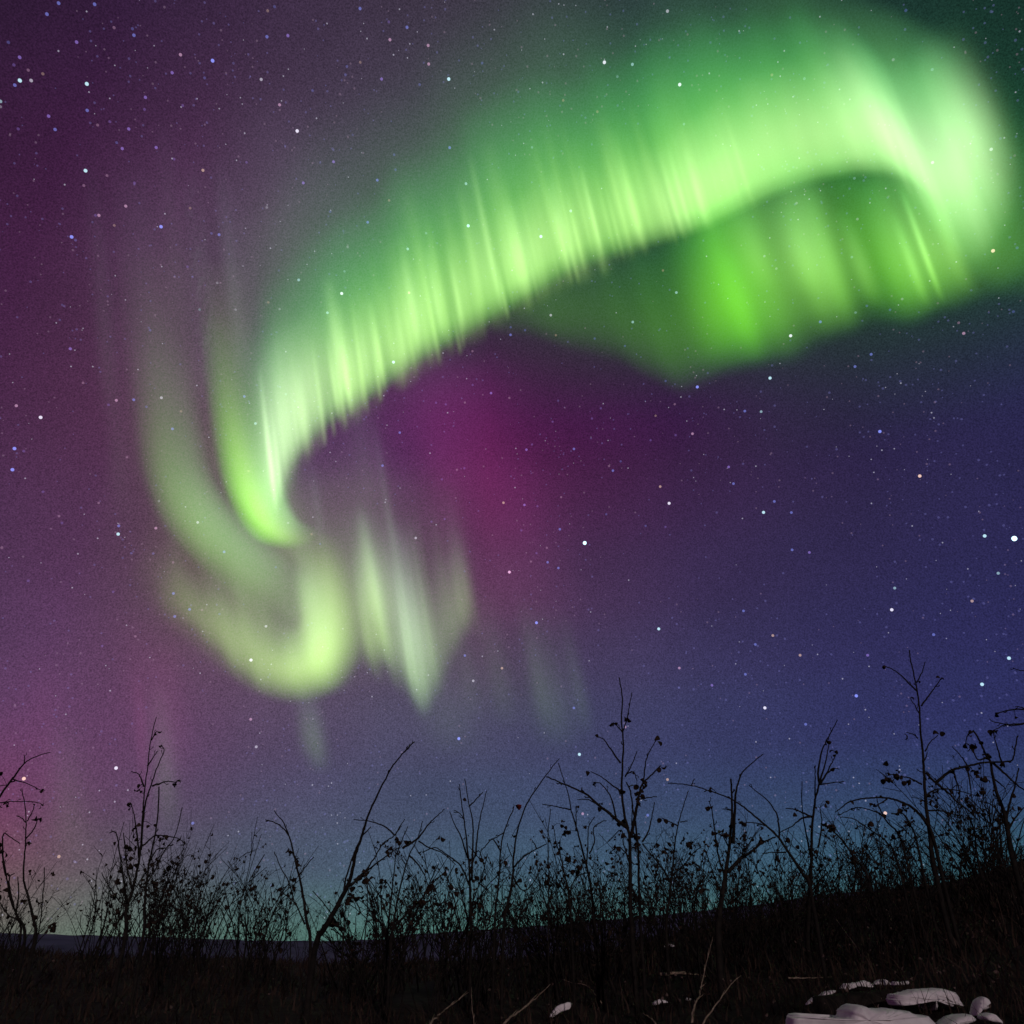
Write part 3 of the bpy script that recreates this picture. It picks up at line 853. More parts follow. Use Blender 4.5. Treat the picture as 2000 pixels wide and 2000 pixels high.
class MB:
    def __init__(self):
        self.v, self.f = [], []

    def tube(self, pts, r0, r1, sides=5, power=1.0):
        n = len(pts)
        base = len(self.v)
        for i, p in enumerate(pts):
            a = pts[max(i - 1, 0)]
            b = pts[min(i + 1, n - 1)]
            d = (b - a)
            if d.length < 1e-9:
                d = Vector((0, 0, 1))
            d.normalize()
            s = d.cross(Vector((0.31, 0.9, 0.27)))
            if s.length < 1e-3:
                s = d.cross(Vector((1, 0, 0)))
            s.normalize()
            t = d.cross(s)
            t_ = i / (n - 1)
            rad = r1 + (r0 - r1) * (1 - t_) ** power
            for k in range(sides):
                an = 2 * math.pi * k / sides
                self.v.append(p + s * (rad * math.cos(an)) + t * (rad * math.sin(an)))
        for i in range(n - 1):
            for k in range(sides):
                a = base + i * sides + k
                b = base + i * sides + (k + 1) % sides
                self.f.append((a, b, b + sides, a + sides))
        self.f.append(tuple(base + (n - 1) * sides + k for k in range(sides)))
        self.f.append(tuple(base + k for k in reversed(range(sides))))

    def leaf(self, p, size, rng, aim=None):
        """a small curled, folded leaf with some thickness"""
        if aim is None:
            aim = Vector((rng.uniform(-1, 1), rng.uniform(-1, 1), rng.uniform(-1.2, 0.4)))
        aim = aim.normalized()
        sd = aim.cross(Vector((rng.uniform(-1, 1), rng.uniform(-1, 1), rng.uniform(-1, 1))))
        if sd.length < 1e-3:
            sd = Vector((1, 0, 0))
        sd.normalize()
        nm = aim.cross(sd)
        curl = rng.uniform(0.15, 0.55)
        fold = rng.uniform(0.2, 0.7)
        rows = [(0.0, 0.08), (0.18, 0.33), (0.5, 0.44), (0.82, 0.34), (1.0, 0.08)]
        th = size * 0.05
        base = len(self.v)
        for off in (0, 1):
            for t, w in rows:
                c = p + aim * (size * t) + nm * (size * curl * math.sin(t * 2.6) + off * th)
                w *= size * rng.uniform(0.85, 1.1)
                self.v += [c - sd * w + nm * (fold * w), c, c + sd * w + nm * (fold * w)]
        for i in range(4):
            for j in range(2):
                a = base + i * 3 + j
                self.f.append((a, a + 1, a + 4, a + 3))
                b = a + 15
                self.f.append((b, b + 3, b + 4, b + 1))
            a = base + i * 3
            self.f.append((a, a + 3, a + 18, a + 15))
            a = base + i * 3 + 2
            self.f.append((a, a + 15, a + 18, a + 3))

    def build(self, name, mat, parent=None):
        return link_mesh(name, self.v, self.f, mat, parent)


def smooth_pts(pts, per=5):
    n = (len(pts) - 1) * per + 1
    return [Vector(q) for q in spline([tuple(p) for p in pts], n)]


def hero(name, label, crop, dist, stems, leaves, seed, group=None, leaf_px=11, leaf_mat=None):
    """a shrub measured stem by stem; stems leave the picture plane at random so the plant has depth"""
    ox, oy, z = crop
    rg = random.Random(seed)
    br, lf = MB(), MB()
    nodes = []
    base = None
    for si, st in enumerate(stems):
        w0, w1, grounded = st[0], st[1], st[2]
        pts = st[3]
        px = [(ox + a / z, oy + b / z) for a, b in pts]
        # depth wanders along the stem
        if grounded or not nodes:
            d = dist + rg.uniform(-0.25, 0.25)
        else:
            d = min(nodes, key=lambda q: (q[0] - px[0][0]) ** 2 + (q[1] - px[0][1]) ** 2)[2]
        slope = rg.uniform(-0.35, 0.35)
        out = []
        L = 0
        for i, (x, y) in enumerate(px):
            if i:
                L += math.hypot(x - px[i - 1][0], y - px[i - 1][1]) * d / F
            dd = d + slope * L
            p = at(x, y, dd)
            out.append(p)
            nodes.append((x, y, dd))
        if grounded:
            p0, p1 = out[0], out[1]
            g = ground_z(p0.x, p0.y) - 0.04
            if p0.z < g:
                out[0] = Vector((p0.x, p0.y, g))
            elif p0.z > g + 0.02:
                dr = (p0 - p1)
                k = min(0.5, (p0.z - g) / max(0.05, -dr.z) if dr.z < -0.01 else 0.3)
                q = Vector((p0.x + dr.x * k * 0.5, p0.y + dr.y * k * 0.5, 0))
                q.z = ground_z(q.x, q.y) - 0.04
                out.insert(0, q)
            if base is None:
                base = Vector((out[0].x, out[0].y, ground_z(out[0].x, out[0].y)))
        sp = smooth_pts(out, 5)
        for i in range(1, len(sp) - 1):
            sp[i] += Vector((rg.uniform(-1, 1), rg.uniform(-1, 1), rg.uniform(-1, 1))) * 0.0018
        r0 = w0 * 0.36 / F * dist
        r1 = w1 * 0.40 / F * dist
        br.tube(sp, r0, r1, 6, 1.7)
        # buds and stubby side twigs along thin parts
        for i in range(3, len(sp) - 1, 4):
            if rg.random() < 0.4:
                dirn = (sp[i + 1] - sp[i - 1]).normalized()
                sdv = dirn.cross(Vector((rg.uniform(-1, 1), rg.uniform(-1, 1), rg.uniform(-1, 1)))).normalized()
                ln = rg.uniform(0.008, 0.025)
                e = sp[i] + (dirn * 0.7 + sdv * 0.8) * ln
                br.tube([sp[i], e], r1 * 0.9, r1 * 0.6, 4)
                br.tube([e, e + dirn * 0.012], r1 * 1.2, r1 * 0.5, 4)
    for a, b in leaves:
        x, y = ox + a / z, oy + b / z
        q = min(nodes, key=lambda q: (q[0] - x) ** 2 + (q[1] - y) ** 2)
        s = leaf_px * 0.64 / F * dist * rg.uniform(0.9, 1.5)
        p = at(x, y, q[2])
        for k in range(rg.choice((1, 2, 2, 3))):
            lf.leaf(p + Vector((rg.uniform(-1, 1), rg.uniform(-1, 1), rg.uniform(-0.6, 0.6))) * s * 0.45, s, rg)
        # short stalk back to its stem
        pq = at(q[0], q[1], q[2])
        if (pq - p).length > 0.01:
            br.tube([pq, (pq + p) / 2 + Vector((0, 0, 0.006)), p], 0.0016, 0.0012, 4)
    if base is None:
        base = nodes and at(nodes[0][0], nodes[0][1], nodes[0][2])
        base.z = ground_z(base.x, base.y)
    root = empty(name, base)
    tag(root, label, "shrub", group)
    for mb, nm, mt in ((br, "branches", bark), (lf, "leaves", leaf_mat or leafm)):
        if mb.v:
            mb.v = [v - base for v in mb.v]
            mb.build(nm, mt, root)
    return root


A_ = (0, 1350, 3.864)
B_ = (450, 1350, 3.864)
C_ = (900, 1300, 3.864)
D_ = (1300, 1350, 3.864)
E_ = (1600, 1250, 4.83)

hero("leafy_shrub", "tall shrub with hooked twig tips and curled leaves, tallest plant left of centre", A_, 5.0, [
    (11, 2, 1, [(945, 1850), (955, 1650), (1000, 1500), (1040, 1330), (1065, 1150), (1075, 950), (1088, 780), (1115, 560), (1140, 370), (1180, 195)]),
    (6, 2, 0, [(1062, 1200), (1080, 980), (1100, 830), (1150, 680), (1200, 540), (1238, 450), (1220, 412)]),
    (5, 2, 0, [(1113, 565), (1150, 510), (1190, 450)]),
    (5, 2, 0, [(1150, 715), (1210, 695), (1270, 680), (1335, 690)]),
    (5, 2, 0, [(1085, 720), (1060, 650), (1035, 620), (990, 605)]),
    (4, 2, 0, [(1140, 370), (1165, 330), (1185, 300)]),
    (9, 3, 1, [(1080, 1860), (1090, 1650), (1105, 1450), (1125, 1300), (1160, 1130), (1190, 950), (1200, 720)]),
    (5, 2, 0, [(1075, 1170), (1130, 1120), (1170, 1090), (1240, 1092), (1340, 1110), (1400, 1160)]),
    (5, 2, 0, [(1050, 1260), (1030, 1050), (1010, 930), (985, 840)]),
    (5, 2, 0, [(960, 1600), (930, 1400), (905, 1250), (890, 1120), (870, 1065), (838, 1062)]),
    (5, 2, 0, [(1000, 1500), (960, 1330), (945, 1200), (930, 1070)]),
    (4, 2, 0, [(960, 1640), (880, 1560), (800, 1440), (770, 1370)]),
    (4, 2, 0, [(1125, 1300), (1180, 1200), (1270, 1170), (1330, 1060), (1375, 875)]),
    (4, 2, 0, [(1105, 1450), (1170, 1350), (1250, 1190), (1300, 1160)]),
], [(990, 840), (1000, 880), (960, 1170), (965, 1240), (995, 1310), (940, 1330), (900, 1410), (930, 1440), (865, 1430), (1050, 742), (1185, 300), (1220, 415), (1320, 686),
    (1170, 1090), (1240, 1092), (1145, 1010), (1110, 905), (1140, 1295), (1025, 1100), (1040, 1020), (860, 1550), (890, 1640), (1150, 1740), (1190, 1460), (1250, 1520), (880, 1530)], 1)

hero("drooping_shrub", "bent twig with drooping tips reaching in from the left edge", A_, 4.3, [
    (10, 5, 1, [(-420, 1900), (-330, 1500), (-200, 1080), (0, 790), (100, 650)]),
    (6, 2, 0, [(100, 655), (180, 550), (280, 490), (380, 462)]),
    (4, 2, 0, [(100, 665), (210, 700), (330, 755)]),
    (4, 2, 0, [(-200, 1080), (-100, 880), (20, 838), (130, 832), (270, 838), (320, 860)]),
    (3, 2, 0, [(-120, 920), (-60, 740), (50, 708)]),
    (4, 2, 0, [(180, 550), (185, 510), (180, 480)]),
], [(330, 755), (310, 860), (50, 845), (8, 632), (5, 870)], 2)

hero("thin_shrub", "slender forked shrub beside the left edge with bud tipped twigs", A_, 5.6, [
    (9, 2, 1, [(265, 1860), (245, 1700), (215, 1560), (178, 1430), (185, 1250), (195, 1080), (192, 900), (165, 735)]),
    (4, 2, 0, [(198, 1110), (250, 1050), (275, 1000), (285, 958)]),
    (3, 2, 0, [(195, 990), (160, 955), (125, 940)]),
    (3, 2, 0, [(205, 980), (240, 920), (262, 850)]),
    (8, 2, 1, [(190, 1860), (130, 1700), (75, 1550), (45, 1380), (28, 1270), (0, 1180)]),
    (5, 2, 0, [(45, 1390), (20, 1240), (25, 1080), (70, 1095), (150, 1150)]),
    (6, 2, 0, [(100, 1620), (70, 1480), (75, 1400), (110, 1375)]),
    (6, 2, 1, [(160, 1800), (60, 1690), (0, 1590), (-40, 1480)]),
    (5, 2, 0, [(120, 1690), (140, 1540), (135, 1400)]),
    (3, 2, 1, [(290, 1830), (315, 1650), (330, 1480), (335, 1330)]),
], [(285, 958), (205, 1140), (380, 1765), (400, 1755), (365, 1790), (280, 1565), (315, 1590), (175, 1580), (30, 1215), (20, 1170), (15, 1510), (60, 1380), (240, 1690), (250, 1760), (10, 1590)], 3, leaf_px=12)

hero("arching_stem", "long dark arching stem leaning right, bare to its tip, left of the centre", B_, 4.6, [
    (17, 2.5, 1, [(640, 1940), (715, 1780), (830, 1580), (905, 1420), (945, 1230), (990, 1100), (1040, 940), (1130, 740), (1230, 560), (1310, 460), (1390, 382)]),
    (6, 3, 0, [(850, 1545), (880, 1380), (920, 1260), (955, 1170)]),
    (6, 2, 0, [(905, 1470), (1000, 1380), (1080, 1270), (1150, 1150), (1230, 1095), (1290, 1020)]),
    (5, 2, 0, [(1000, 1380), (1100, 1300), (1200, 1230), (1270, 1180)]),
    (4, 2, 0, [(1000, 1085), (1035, 1050), (1060, 1020)]),
    (4, 2, 0, [(1310, 460), (1345, 430), (1350, 400)]),
    (6, 2, 1, [(850, 1900), (860, 1700), (880, 1560), (910, 1450)]),
], [(940, 1440), (960, 1470), (1000, 1390), (1020, 1360), (1030, 1420), (915, 1560), (935, 1530), (900, 1600), (1160, 1150), (840, 1680), (770, 1760), (740, 1750), (1200, 1210)], 4, leaf_px=13)

hero("curved_shrub", "single curved stem bending left at its top, left of the long arching stem", B_, 5.2, [
    (10, 2.5, 1, [(605, 1930), (570, 1700), (545, 1520), (515, 1380), (480, 1240), (440, 1090), (380, 1020), (330, 990), (265, 970)]),
    (4, 2, 0, [(440, 1090), (400, 990), (360, 940), (330, 900)]),
    (4, 2, 0, [(520, 1390), (570, 1320), (630, 1250)]),
    (5, 2, 0, [(560, 1760), (500, 1620), (420, 1540), (340, 1490)]),
    (4, 2, 0, [(480, 1580), (440, 1440), (380, 1330), (330, 1210)]),
], [(500, 1265), (525, 1270), (465, 1480), (480, 1500), (430, 1180), (430, 1210)], 5)

hero("tangled_shrub", "tangled shrub with crossing twigs, just right of the long arching stem", B_, 5.3, [
    (9, 2, 1, [(1180, 1900), (1205, 1640), (1225, 1450), (1245, 1250), (1248, 1080)]),
    (5, 2, 0, [(1240, 1090), (1180, 1030), (1100, 995), (1010, 975), (930, 970)]),
    (4, 2, 0, [(1242, 1085), (1280, 1020), (1315, 965)]),
    (8, 2, 1, [(1215, 1900), (1240, 1700), (1290, 1440), (1350, 1240), (1410, 1120), (1450, 980)]),
    (6, 2, 0, [(1300, 1185), (1420, 1105), (1490, 1010), (1550, 950), (1615, 890)]),
    (9, 2, 1, [(1200, 1880), (1330, 1680), (1440, 1570), (1530, 1450), (1620, 1360)]),
    (4, 2, 0, [(1420, 1130), (1500, 1180), (1600, 1220), (1700, 1310)]),
    (5, 2, 0, [(1350, 1240), (1420, 1310), (1470, 1400), (1490, 1470)]),
    (4, 2, 0, [(1235, 1540), (1180, 1440), (1120, 1430)]),
    (4, 2, 1, [(1010, 1900), (1030, 1700), (1035, 1540), (1040, 1430)]),
    (4, 2, 0, [(1245, 1250), (1290, 1140), (1340, 1020)]),
], [(1130, 1425), (1165, 1440), (1150, 1455), (1490, 1480), (1475, 1515), (1500, 1460), (1090, 1680), (1085, 1700), (1290, 1590), (1010, 1530), (1345, 1385), (1430, 1590), (1415, 1580), (1200, 1200), (1280, 1120), (1320, 1130), (1600, 1390), (1575, 1105)], 6)

hero("forked_shrub", "bushy forked shrub left of the twig carrying one red leaf", B_, 5.5, [
    (10, 2, 1, [(1815, 1900), (1812, 1600), (1805, 1380), (1785, 1150), (1760, 950), (1735, 770), (1728, 700)]),
    (6, 2, 0, [(1822, 1430), (1830, 1180), (1828, 980), (1800, 850), (1768, 660)]),
    (5, 2, 0, [(1850, 1230), (1868, 1060), (1895, 910), (1935, 750)]),
    (5, 2, 0, [(1790, 1260), (1740, 1100), (1690, 1000), (1655, 910)]),
    (4, 2, 0, [(1800, 870), (1850, 820), (1905, 760)]),
    (5, 2, 0, [(1810, 1480), (1740, 1320), (1640, 1240), (1540, 1180), (1450, 1220)]),
    (5, 2, 1, [(1600, 1880), (1700, 1640), (1640, 1440), (1690, 1310)]),
    (5, 2, 0, [(1805, 1380), (1870, 1200), (1930, 1380)]),
    (3, 2, 0, [(1770, 990), (1740, 930), (1690, 900)]),
], [(1835, 1430), (1870, 1590), (1880, 1620), (1795, 830), (1840, 1400), (1650, 1620), (1735, 1510), (1700, 1500), (1760, 1300), (1630, 1600)], 7)

hero("red_leaf_twig", "thin straight twig carrying one round dark red leaf at its tip", C_, 4.8, [
    (6, 2.5, 1, [(255, 1980), (288, 1600), (308, 1330), (350, 1190), (385, 1110), (402, 1060)]),
    (4, 2, 0, [(300, 1400), (240, 1310), (190, 1360), (150, 1400)]),
    (3, 2, 0, [(330, 1260), (260, 1300), (230, 1310)]),
    (3, 2, 0, [(385, 1440), (360, 1380), (350, 1340)]),
], [(402, 1045)], 8, leaf_px=19, leaf_mat=redm)

hero("bowed_stem", "smooth bowed stem rising right to a pointed tip beside the red leaf twig", C_, 5.0, [
    (8, 2, 1, [(325, 1980), (390, 1620), (398, 1440), (440, 1200), (515, 1015), (620, 860), (680, 780), (728, 715)]),
    (5, 2, 0, [(400, 1520), (480, 1440), (570, 1385), (650, 1345)]),
    (4, 2, 0, [(570, 1385), (560, 1350), (540, 1330)]),
    (4, 2, 0, [(395, 1590), (470, 1700), (560, 1620), (600, 1500)]),
], [(600, 1480), (585, 1500), (575, 1540), (610, 1280), (430, 1610), (290, 1545), (270, 1550), (380, 1300)], 9)

hero("crooked_sapling", "crooked sapling with a pointed top, left of the tallest sapling at centre", C_, 5.4, [
    (9, 2, 1, [(1010, 1980), (990, 1740), (960, 1560), (905, 1340), (870, 1210), (835, 1100), (815, 980), (775, 860), (735, 735)]),
    (4, 2, 0, [(830, 1085), (770, 1075), (700, 1060), (615, 1045)]),
    (7, 3, 1, [(835, 1980), (815, 1740), (775, 1540), (750, 1420), (748, 1320)]),
    (5, 2, 1, [(660, 1980), (665, 1620), (660, 1440), (660, 1250), (680, 1080)]),
    (4, 2, 0, [(815, 1740), (870, 1600), (980, 1560)]),
    (4, 2, 0, [(750, 1420), (720, 1340), (700, 1210)]),
    (4, 2, 0, [(950, 1500), (960, 1340), (965, 1220), (1010, 1140)]),
    (4, 2, 0, [(870, 1250), (870, 1150), (870, 1060)]),
    (4, 2, 0, [(970, 1420), (1010, 1330), (1000, 1230), (1060, 1180), (1100, 1170)]),
], [(750, 1190), (780, 1260), (800, 1250), (700, 1220), (710, 1340), (930, 1210), (870, 1060), (820, 1460), (860, 1540), (880, 1530), (750, 1390), (800, 1450), (940, 1480), (910, 1500), (1000, 1440), (740, 1660), (690, 1650)], 10)

hero("tall_sapling", "tallest sapling at centre with two upright tips and many side twigs", C_, 4.9, [
    (13, 3, 1, [(1290, 2000), (1280, 1750), (1278, 1500), (1275, 1300), (1240, 1150), (1215, 980), (1220, 780), (1226, 560), (1212, 400), (1220, 250), (1195, 90)]),
    (4, 2, 0, [(1225, 490), (1250, 420), (1268, 330), (1290, 205)]),
    (4, 2, 0, [(1217, 500), (1185, 460), (1148, 432)]),
    (5, 2, 0, [(1205, 735), (1130, 630), (1080, 560), (1060, 545), (1020, 535)]),
    (4, 2, 0, [(1240, 840), (1290, 750), (1330, 645)]),
    (5, 2, 0, [(1210, 950), (1140, 900), (1060, 840), (980, 800)]),
    (10, 3, 0, [(1265, 1230), (1190, 1175), (1110, 1105), (1040, 1055), (960, 980), (880, 938), (770, 890), (700, 860), (645, 838)]),
    (5, 2, 0, [(1172, 1145), (1135, 1000), (1060, 895), (1000, 880)]),
    (4, 2, 0, [(1040, 1055), (960, 1010), (880, 1012)]),
    (9, 3, 0, [(1285, 1300), (1325, 1080), (1348, 960), (1375, 885), (1430, 835), (1508, 755)]),
    (4, 2, 0, [(1378, 880), (1395, 730), (1430, 640), (1482, 555)]),
    (4, 2, 0, [(1345, 1010), (1400, 1000), (1480, 986)]),
    (5, 2, 0, [(1370, 1330), (1420, 1240), (1445, 1120), (1462, 1030)]),
    (8, 3, 1, [(1360, 2000), (1345, 1700), (1340, 1400), (1320, 1200), (1300, 1100), (1280, 950), (1250, 880)]),
    (5, 2, 0, [(1330, 1330), (1290, 1200), (1300, 1050)]),
    (4, 2, 0, [(1240, 830), (1300, 800), (1330, 870)]),
    (4, 2, 0, [(1275, 1500), (1230, 1350), (1210, 1240), (1110, 1330)]),
    (4, 2, 0, [(1275, 1450), (1190, 1370), (1120, 1420)]),
], [(1372, 890), (1382, 880), (1325, 905), (1345, 1000), (1350, 980), (1345, 1055), (1302, 800), (1150, 435), (1025, 540), (985, 800), (890, 945), (765, 892), (1240, 400), (1505, 760),
    (1475, 565), (1045, 1060), (1200, 1180), (1215, 945), (1300, 1280), (1170, 1380), (1120, 1400), (1330, 1340), (1220, 1260), (1000, 880), (1320, 1350), (1345, 960)], 11, leaf_px=12)

hero("forked_sapling", "upright forked sapling joined by a slanting twig, right of the tallest sapling at centre", C_, 5.3, [
    (9, 2, 1, [(1550, 2000), (1575, 1760), (1592, 1600), (1610, 1400), (1632, 1240), (1670, 1090), (1718, 945)]),
    (6, 3, 0, [(1588, 1640), (1540, 1560), (1480, 1480), (1370, 1345)]),
    (4, 2, 0, [(1600, 1580), (1690, 1500), (1740, 1430), (1815, 1365)]),
    (4, 2, 0, [(1640, 1210), (1580, 1180), (1515, 1150)]),
    (3, 2, 0, [(1655, 1180), (1690, 1175), (1710, 1172)]),
    (4, 2, 1, [(1760, 1900), (1720, 1720), (1640, 1650), (1600, 1600)]),
], [(1740, 1335), (1690, 1500), (1515, 1155), (1545, 1330), (1485, 1350), (1480, 1460), (1550, 1390), (1700, 1330)], 12)

hero("long_arching_stem", "long bare stem arching to the left, its tip beside a pale star", D_, 4.7, [
    (10, 2, 1, [(1090, 1480), (1050, 1400), (985, 1300), (905, 1180), (835, 1085), (700, 965), (570, 860), (465, 800), (330, 750), (200, 712), (110, 700), (15, 694)]),
    (3, 2, 0, [(195, 712), (205, 690), (215, 660)]),
    (5, 2, 0, [(860, 1120), (850, 980), (830, 910), (760, 815), (690, 760), (630, 710)]),
    (4, 2, 0, [(910, 1215), (820, 1215), (730, 1225)]),
    (4, 2, 0, [(830, 1085), (760, 1020), (660, 990), (570, 995)]),
], [(565, 995), (970, 1170), (600, 1080), (320, 750)], 13)

hero("dark_sapling", "thick dark sapling with a forked crown and a long twig bent right", D_, 5.1, [
    (18, 4, 1, [(395, 1850), (420, 1600), (450, 1400), (478, 1200), (500, 950), (500, 800), (492, 660)]),
    (9, 2, 0, [(510, 1150), (520, 950), (530, 780), (560, 650), (620, 570), (735, 475)]),
    (10, 3, 0, [(470, 1370), (560, 1270), (640, 1215), (720, 1150), (770, 1125), (830, 1100)]),
    (6, 2, 0, [(450, 1400), (400, 1250), (370, 1050), (350, 900), (325, 830)]),
    (5, 2, 0, [(690, 1170), (715, 1120), (720, 1100)]),
    (5, 2, 0, [(430, 1560), (350, 1350), (300, 1200)]),
    (4, 2, 0, [(480, 1180), (430, 1080), (440, 1040)]),
    (5, 2, 0, [(500, 900), (460, 890), (440, 890)]),
], [(440, 1055), (430, 1060), (400, 1150), (385, 1150), (350, 1060), (510, 1080), (720, 1120), (340, 880), (500, 990), (250, 1460), (270, 1480), (185, 1150)], 14, leaf_px=13)

hero("split_top_sapling", "dense sapling whose top splits into several upright twigs, between centre and right edge", D_, 5.2, [
    (14, 4, 1, [(1070, 1850), (1090, 1500), (1100, 1250), (1108, 1000), (1130, 820), (1160, 690)]),
    (6, 2, 0, [(1160, 690), (1152, 600), (1175, 470), (1212, 380), (1260, 290), (1297, 215)]),
    (5, 2, 0, [(1165, 680), (1200, 560), (1222, 450), (1235, 380)]),
    (6, 2, 0, [(1165, 700), (1215, 620), (1255, 540), (1295, 455)]),
    (4, 2, 0, [(1130, 800), (1128, 650), (1130, 560)]),
    (6, 2, 0, [(1105, 950), (1030, 915), (960, 890), (905, 885)]),
    (6, 2, 0, [(1095, 945), (1030, 960), (950, 1020), (865, 1065)]),
    (9, 3, 1, [(1530, 1420), (1440, 1280), (1380, 1190), (1300, 1090), (1230, 1030), (1170, 1000)]),
    (6, 2, 0, [(1100, 1260), (1070, 1130), (1030, 880), (1030, 680)]),
    (5, 2, 0, [(1150, 1180), (1180, 1000), (1165, 880)]),
    (4, 2, 0, [(1215, 620), (1260, 590), (1275, 590)]),
    (4, 2, 0, [(1160, 705), (1260, 690), (1350, 680)]),
], [(1210, 385), (1295, 455), (1298, 465), (1268, 590), (1190, 830), (1205, 855), (1170, 1000), (1250, 1020), (1265, 1010), (1400, 1230), (1420, 1260), (1110, 1200), (990, 910), (1430, 1240)], 15, leaf_px=12)

hero("curved_branch_shrub", "shrub with a thick branch arching over to the left, below the tall sapling at right", E_, 5.0, [
    (10, 3, 1, [(1120, 2050), (1050, 1790), (950, 1650), (870, 1575), (790, 1535), (700, 1502), (590, 1485), (470, 1490), (390, 1500), (300, 1520)]),
    (4, 2, 0, [(300, 1518), (220, 1570), (150, 1625)]),
    (7, 3, 1, [(950, 2050), (915, 1880), (870, 1760), (820, 1670), (775, 1635), (680, 1640)]),
    (6, 2, 1, [(820, 2050), (745, 1830), (660, 1740), (590, 1655), (500, 1610), (420, 1588), (345, 1582), (250, 1620), (180, 1655)]),
    (5, 2, 1, [(740, 2100), (640, 1910), (540, 1830), (420, 1750), (330, 1690), (200, 1670)]),
    (4, 2, 0, [(600, 1655), (560, 1560), (540, 1470)]),
    (4, 2, 0, [(640, 1500), (580, 1540), (530, 1560)]),
], [(300, 1520), (530, 1560), (590, 1475), (790, 1590), (800, 1610), (780, 1570), (570, 1660), (735, 1810), (720, 1790), (820, 1800), (480, 1830), (490, 1740), (345, 1585), (690, 1830)], 16, leaf_px=12)

hero("bare_sapling", "tall bare sapling with paired side twigs, tallest plant at right", E_, 4.9, [
    (13, 3, 1, [(1075, 2100), (1055, 1932), (1040, 1800), (1012, 1600), (998, 1400), (988, 1220), (975, 1040), (955, 850), (945, 640), (920, 460), (888, 310), (860, 180), (853, 95)]),
    (5, 2.5, 0, [(920, 480), (830, 390), (760, 325), (690, 275), (600, 243)]),
    (5, 2.5, 0, [(962, 620), (1020, 545), (1080, 460), (1160, 355)]),
    (4, 2, 0, [(938, 690), (905, 620), (858, 550)]),
    (4, 2, 0, [(932, 930), (890, 890), (820, 870)]),
    (4, 2, 0, [(998, 1050), (1050, 960), (1120, 898)]),
    (4, 2, 0, [(985, 1150), (1010, 1100), (1020, 1060)]),
    (7, 3, 0, [(1005, 1250), (1100, 1345), (1240, 1460), (1310, 1540), (1400, 1600), (1500, 1700)]),
    (5, 2, 0, [(970, 1365), (870, 1310), (790, 1288), (720, 1275), (625, 1255)]),
    (3, 2, 0, [(985, 1250), (950, 1240), (920, 1215)]),
    (4, 2, 0, [(920, 400), (970, 300), (1000, 205)]),
    (5, 2, 0, [(1010, 1470), (1100, 1410), (1250, 1410), (1400, 1445), (1480, 1475)]),
    (5, 2, 0, [(1030, 1610), (1150, 1610), (1300, 1650), (1450, 1690)]),
], [(650, 1305), (640, 1310), (715, 1290), (725, 1280), (628, 1256), (820, 870), (1115, 905), (1160, 358), (602, 244), (860, 555), (775, 1288), (925, 385), (835, 1335)], 17, leaf_px=12)

hero("right_thicket_shrub", "dense many twigged shrub filling the right edge beside the tall bare sapling", E_, 5.2, [
    (14, 4, 1, [(1830, 2080), (1780, 1800), (1740, 1620), (1680, 1450), (1640, 1300), (1615, 1150), (1570, 1080), (1520, 960), (1450, 850)]),
    (7, 3, 0, [(1760, 1700), (1800, 1530), (1850, 1360), (1880, 1210)]),
    (8, 3, 0, [(1100, 1342), (1180, 1280), (1260, 1225), (1400, 1190), (1550, 1155), (1720, 1150), (1820, 1132), (1845, 1040), (1872, 905)]),
    (5, 2, 0, [(1722, 1150), (1690, 1050), (1660, 950), (1640, 850)]),
    (4, 2, 0, [(1395, 1180), (1340, 1100), (1255, 1005)]),
    (5, 2, 0, [(1265, 1225), (1290, 1320), (1325, 1430), (1320, 1560), (1335, 1800)]),
    (5, 2, 0, [(1400, 1195), (1420, 1350), (1440, 1500), (1455, 1650)]),
    (7, 3, 0, [(1640, 1160), (1760, 1270), (1870, 1370), (1960, 1430)]),
    (6, 2, 0, [(1760, 1740), (1690, 1620), (1600, 1540), (1500, 1520)]),
    (6, 2, 0, [(1780, 1800), (1870, 1650), (1960, 1560)]),
    (5, 2, 0, [(1640, 1300), (1720, 1370), (1760, 1400)]),
    (5, 2, 0, [(1460, 860), (1400, 900), (1380, 980)]),
    (5, 2, 0, [(1590, 1100), (1500, 1130), (1440, 1030), (1400, 1050)]),
    (7, 2, 1, [(1500, 2080), (1460, 1800), (1380, 1600), (1300, 1500)]),
], [(1270, 1225), (1280, 1240), (1400, 1185), (1350, 1200), (1590, 1080), (1580, 1090), (1725, 1155), (1510, 1180), (1520, 1265), (1540, 1290), (1440, 1020), (1475, 1010), (1390, 970), (1410, 885),
    (1520, 970), (1560, 1420), (1500, 1420), (1390, 1560), (1100, 1490), (1120, 1450), (1310, 1500), (1400, 1780), (1530, 1820), (1560, 1850), (1510, 1860), (1580, 1830), (1840, 1560), (1830, 1440), (1070, 1490), (1640, 855)], 18, leaf_px=12)

hero("overhanging_twigs", "dark horizontal twigs reaching in from the right edge high above the thicket", E_, 4.4, [
    (12, 6, 1, [(2290, 2200), (2300, 1600), (2250, 1100), (2150, 780), (2080, 690)]),
    (7, 3, 0, [(2080, 690), (2000, 668), (1930, 655), (1840, 655), (1750, 670), (1670, 692)]),
    (6, 2, 0, [(2160, 800), (2050, 770), (1930, 785), (1780, 795), (1690, 780), (1635, 768), (1610, 742)]),
    (4, 2, 0, [(1930, 788), (1830, 808), (1740, 805), (1690, 830), (1635, 858)]),
    (5, 2, 0, [(2085, 690), (2060, 480), (1990, 310), (1900, 288), (1830, 263)]),
    (4, 2, 0, [(1940, 655), (1900, 632), (1850, 625)]),
], [(1672, 692), (1640, 856), (1850, 720)], 19)

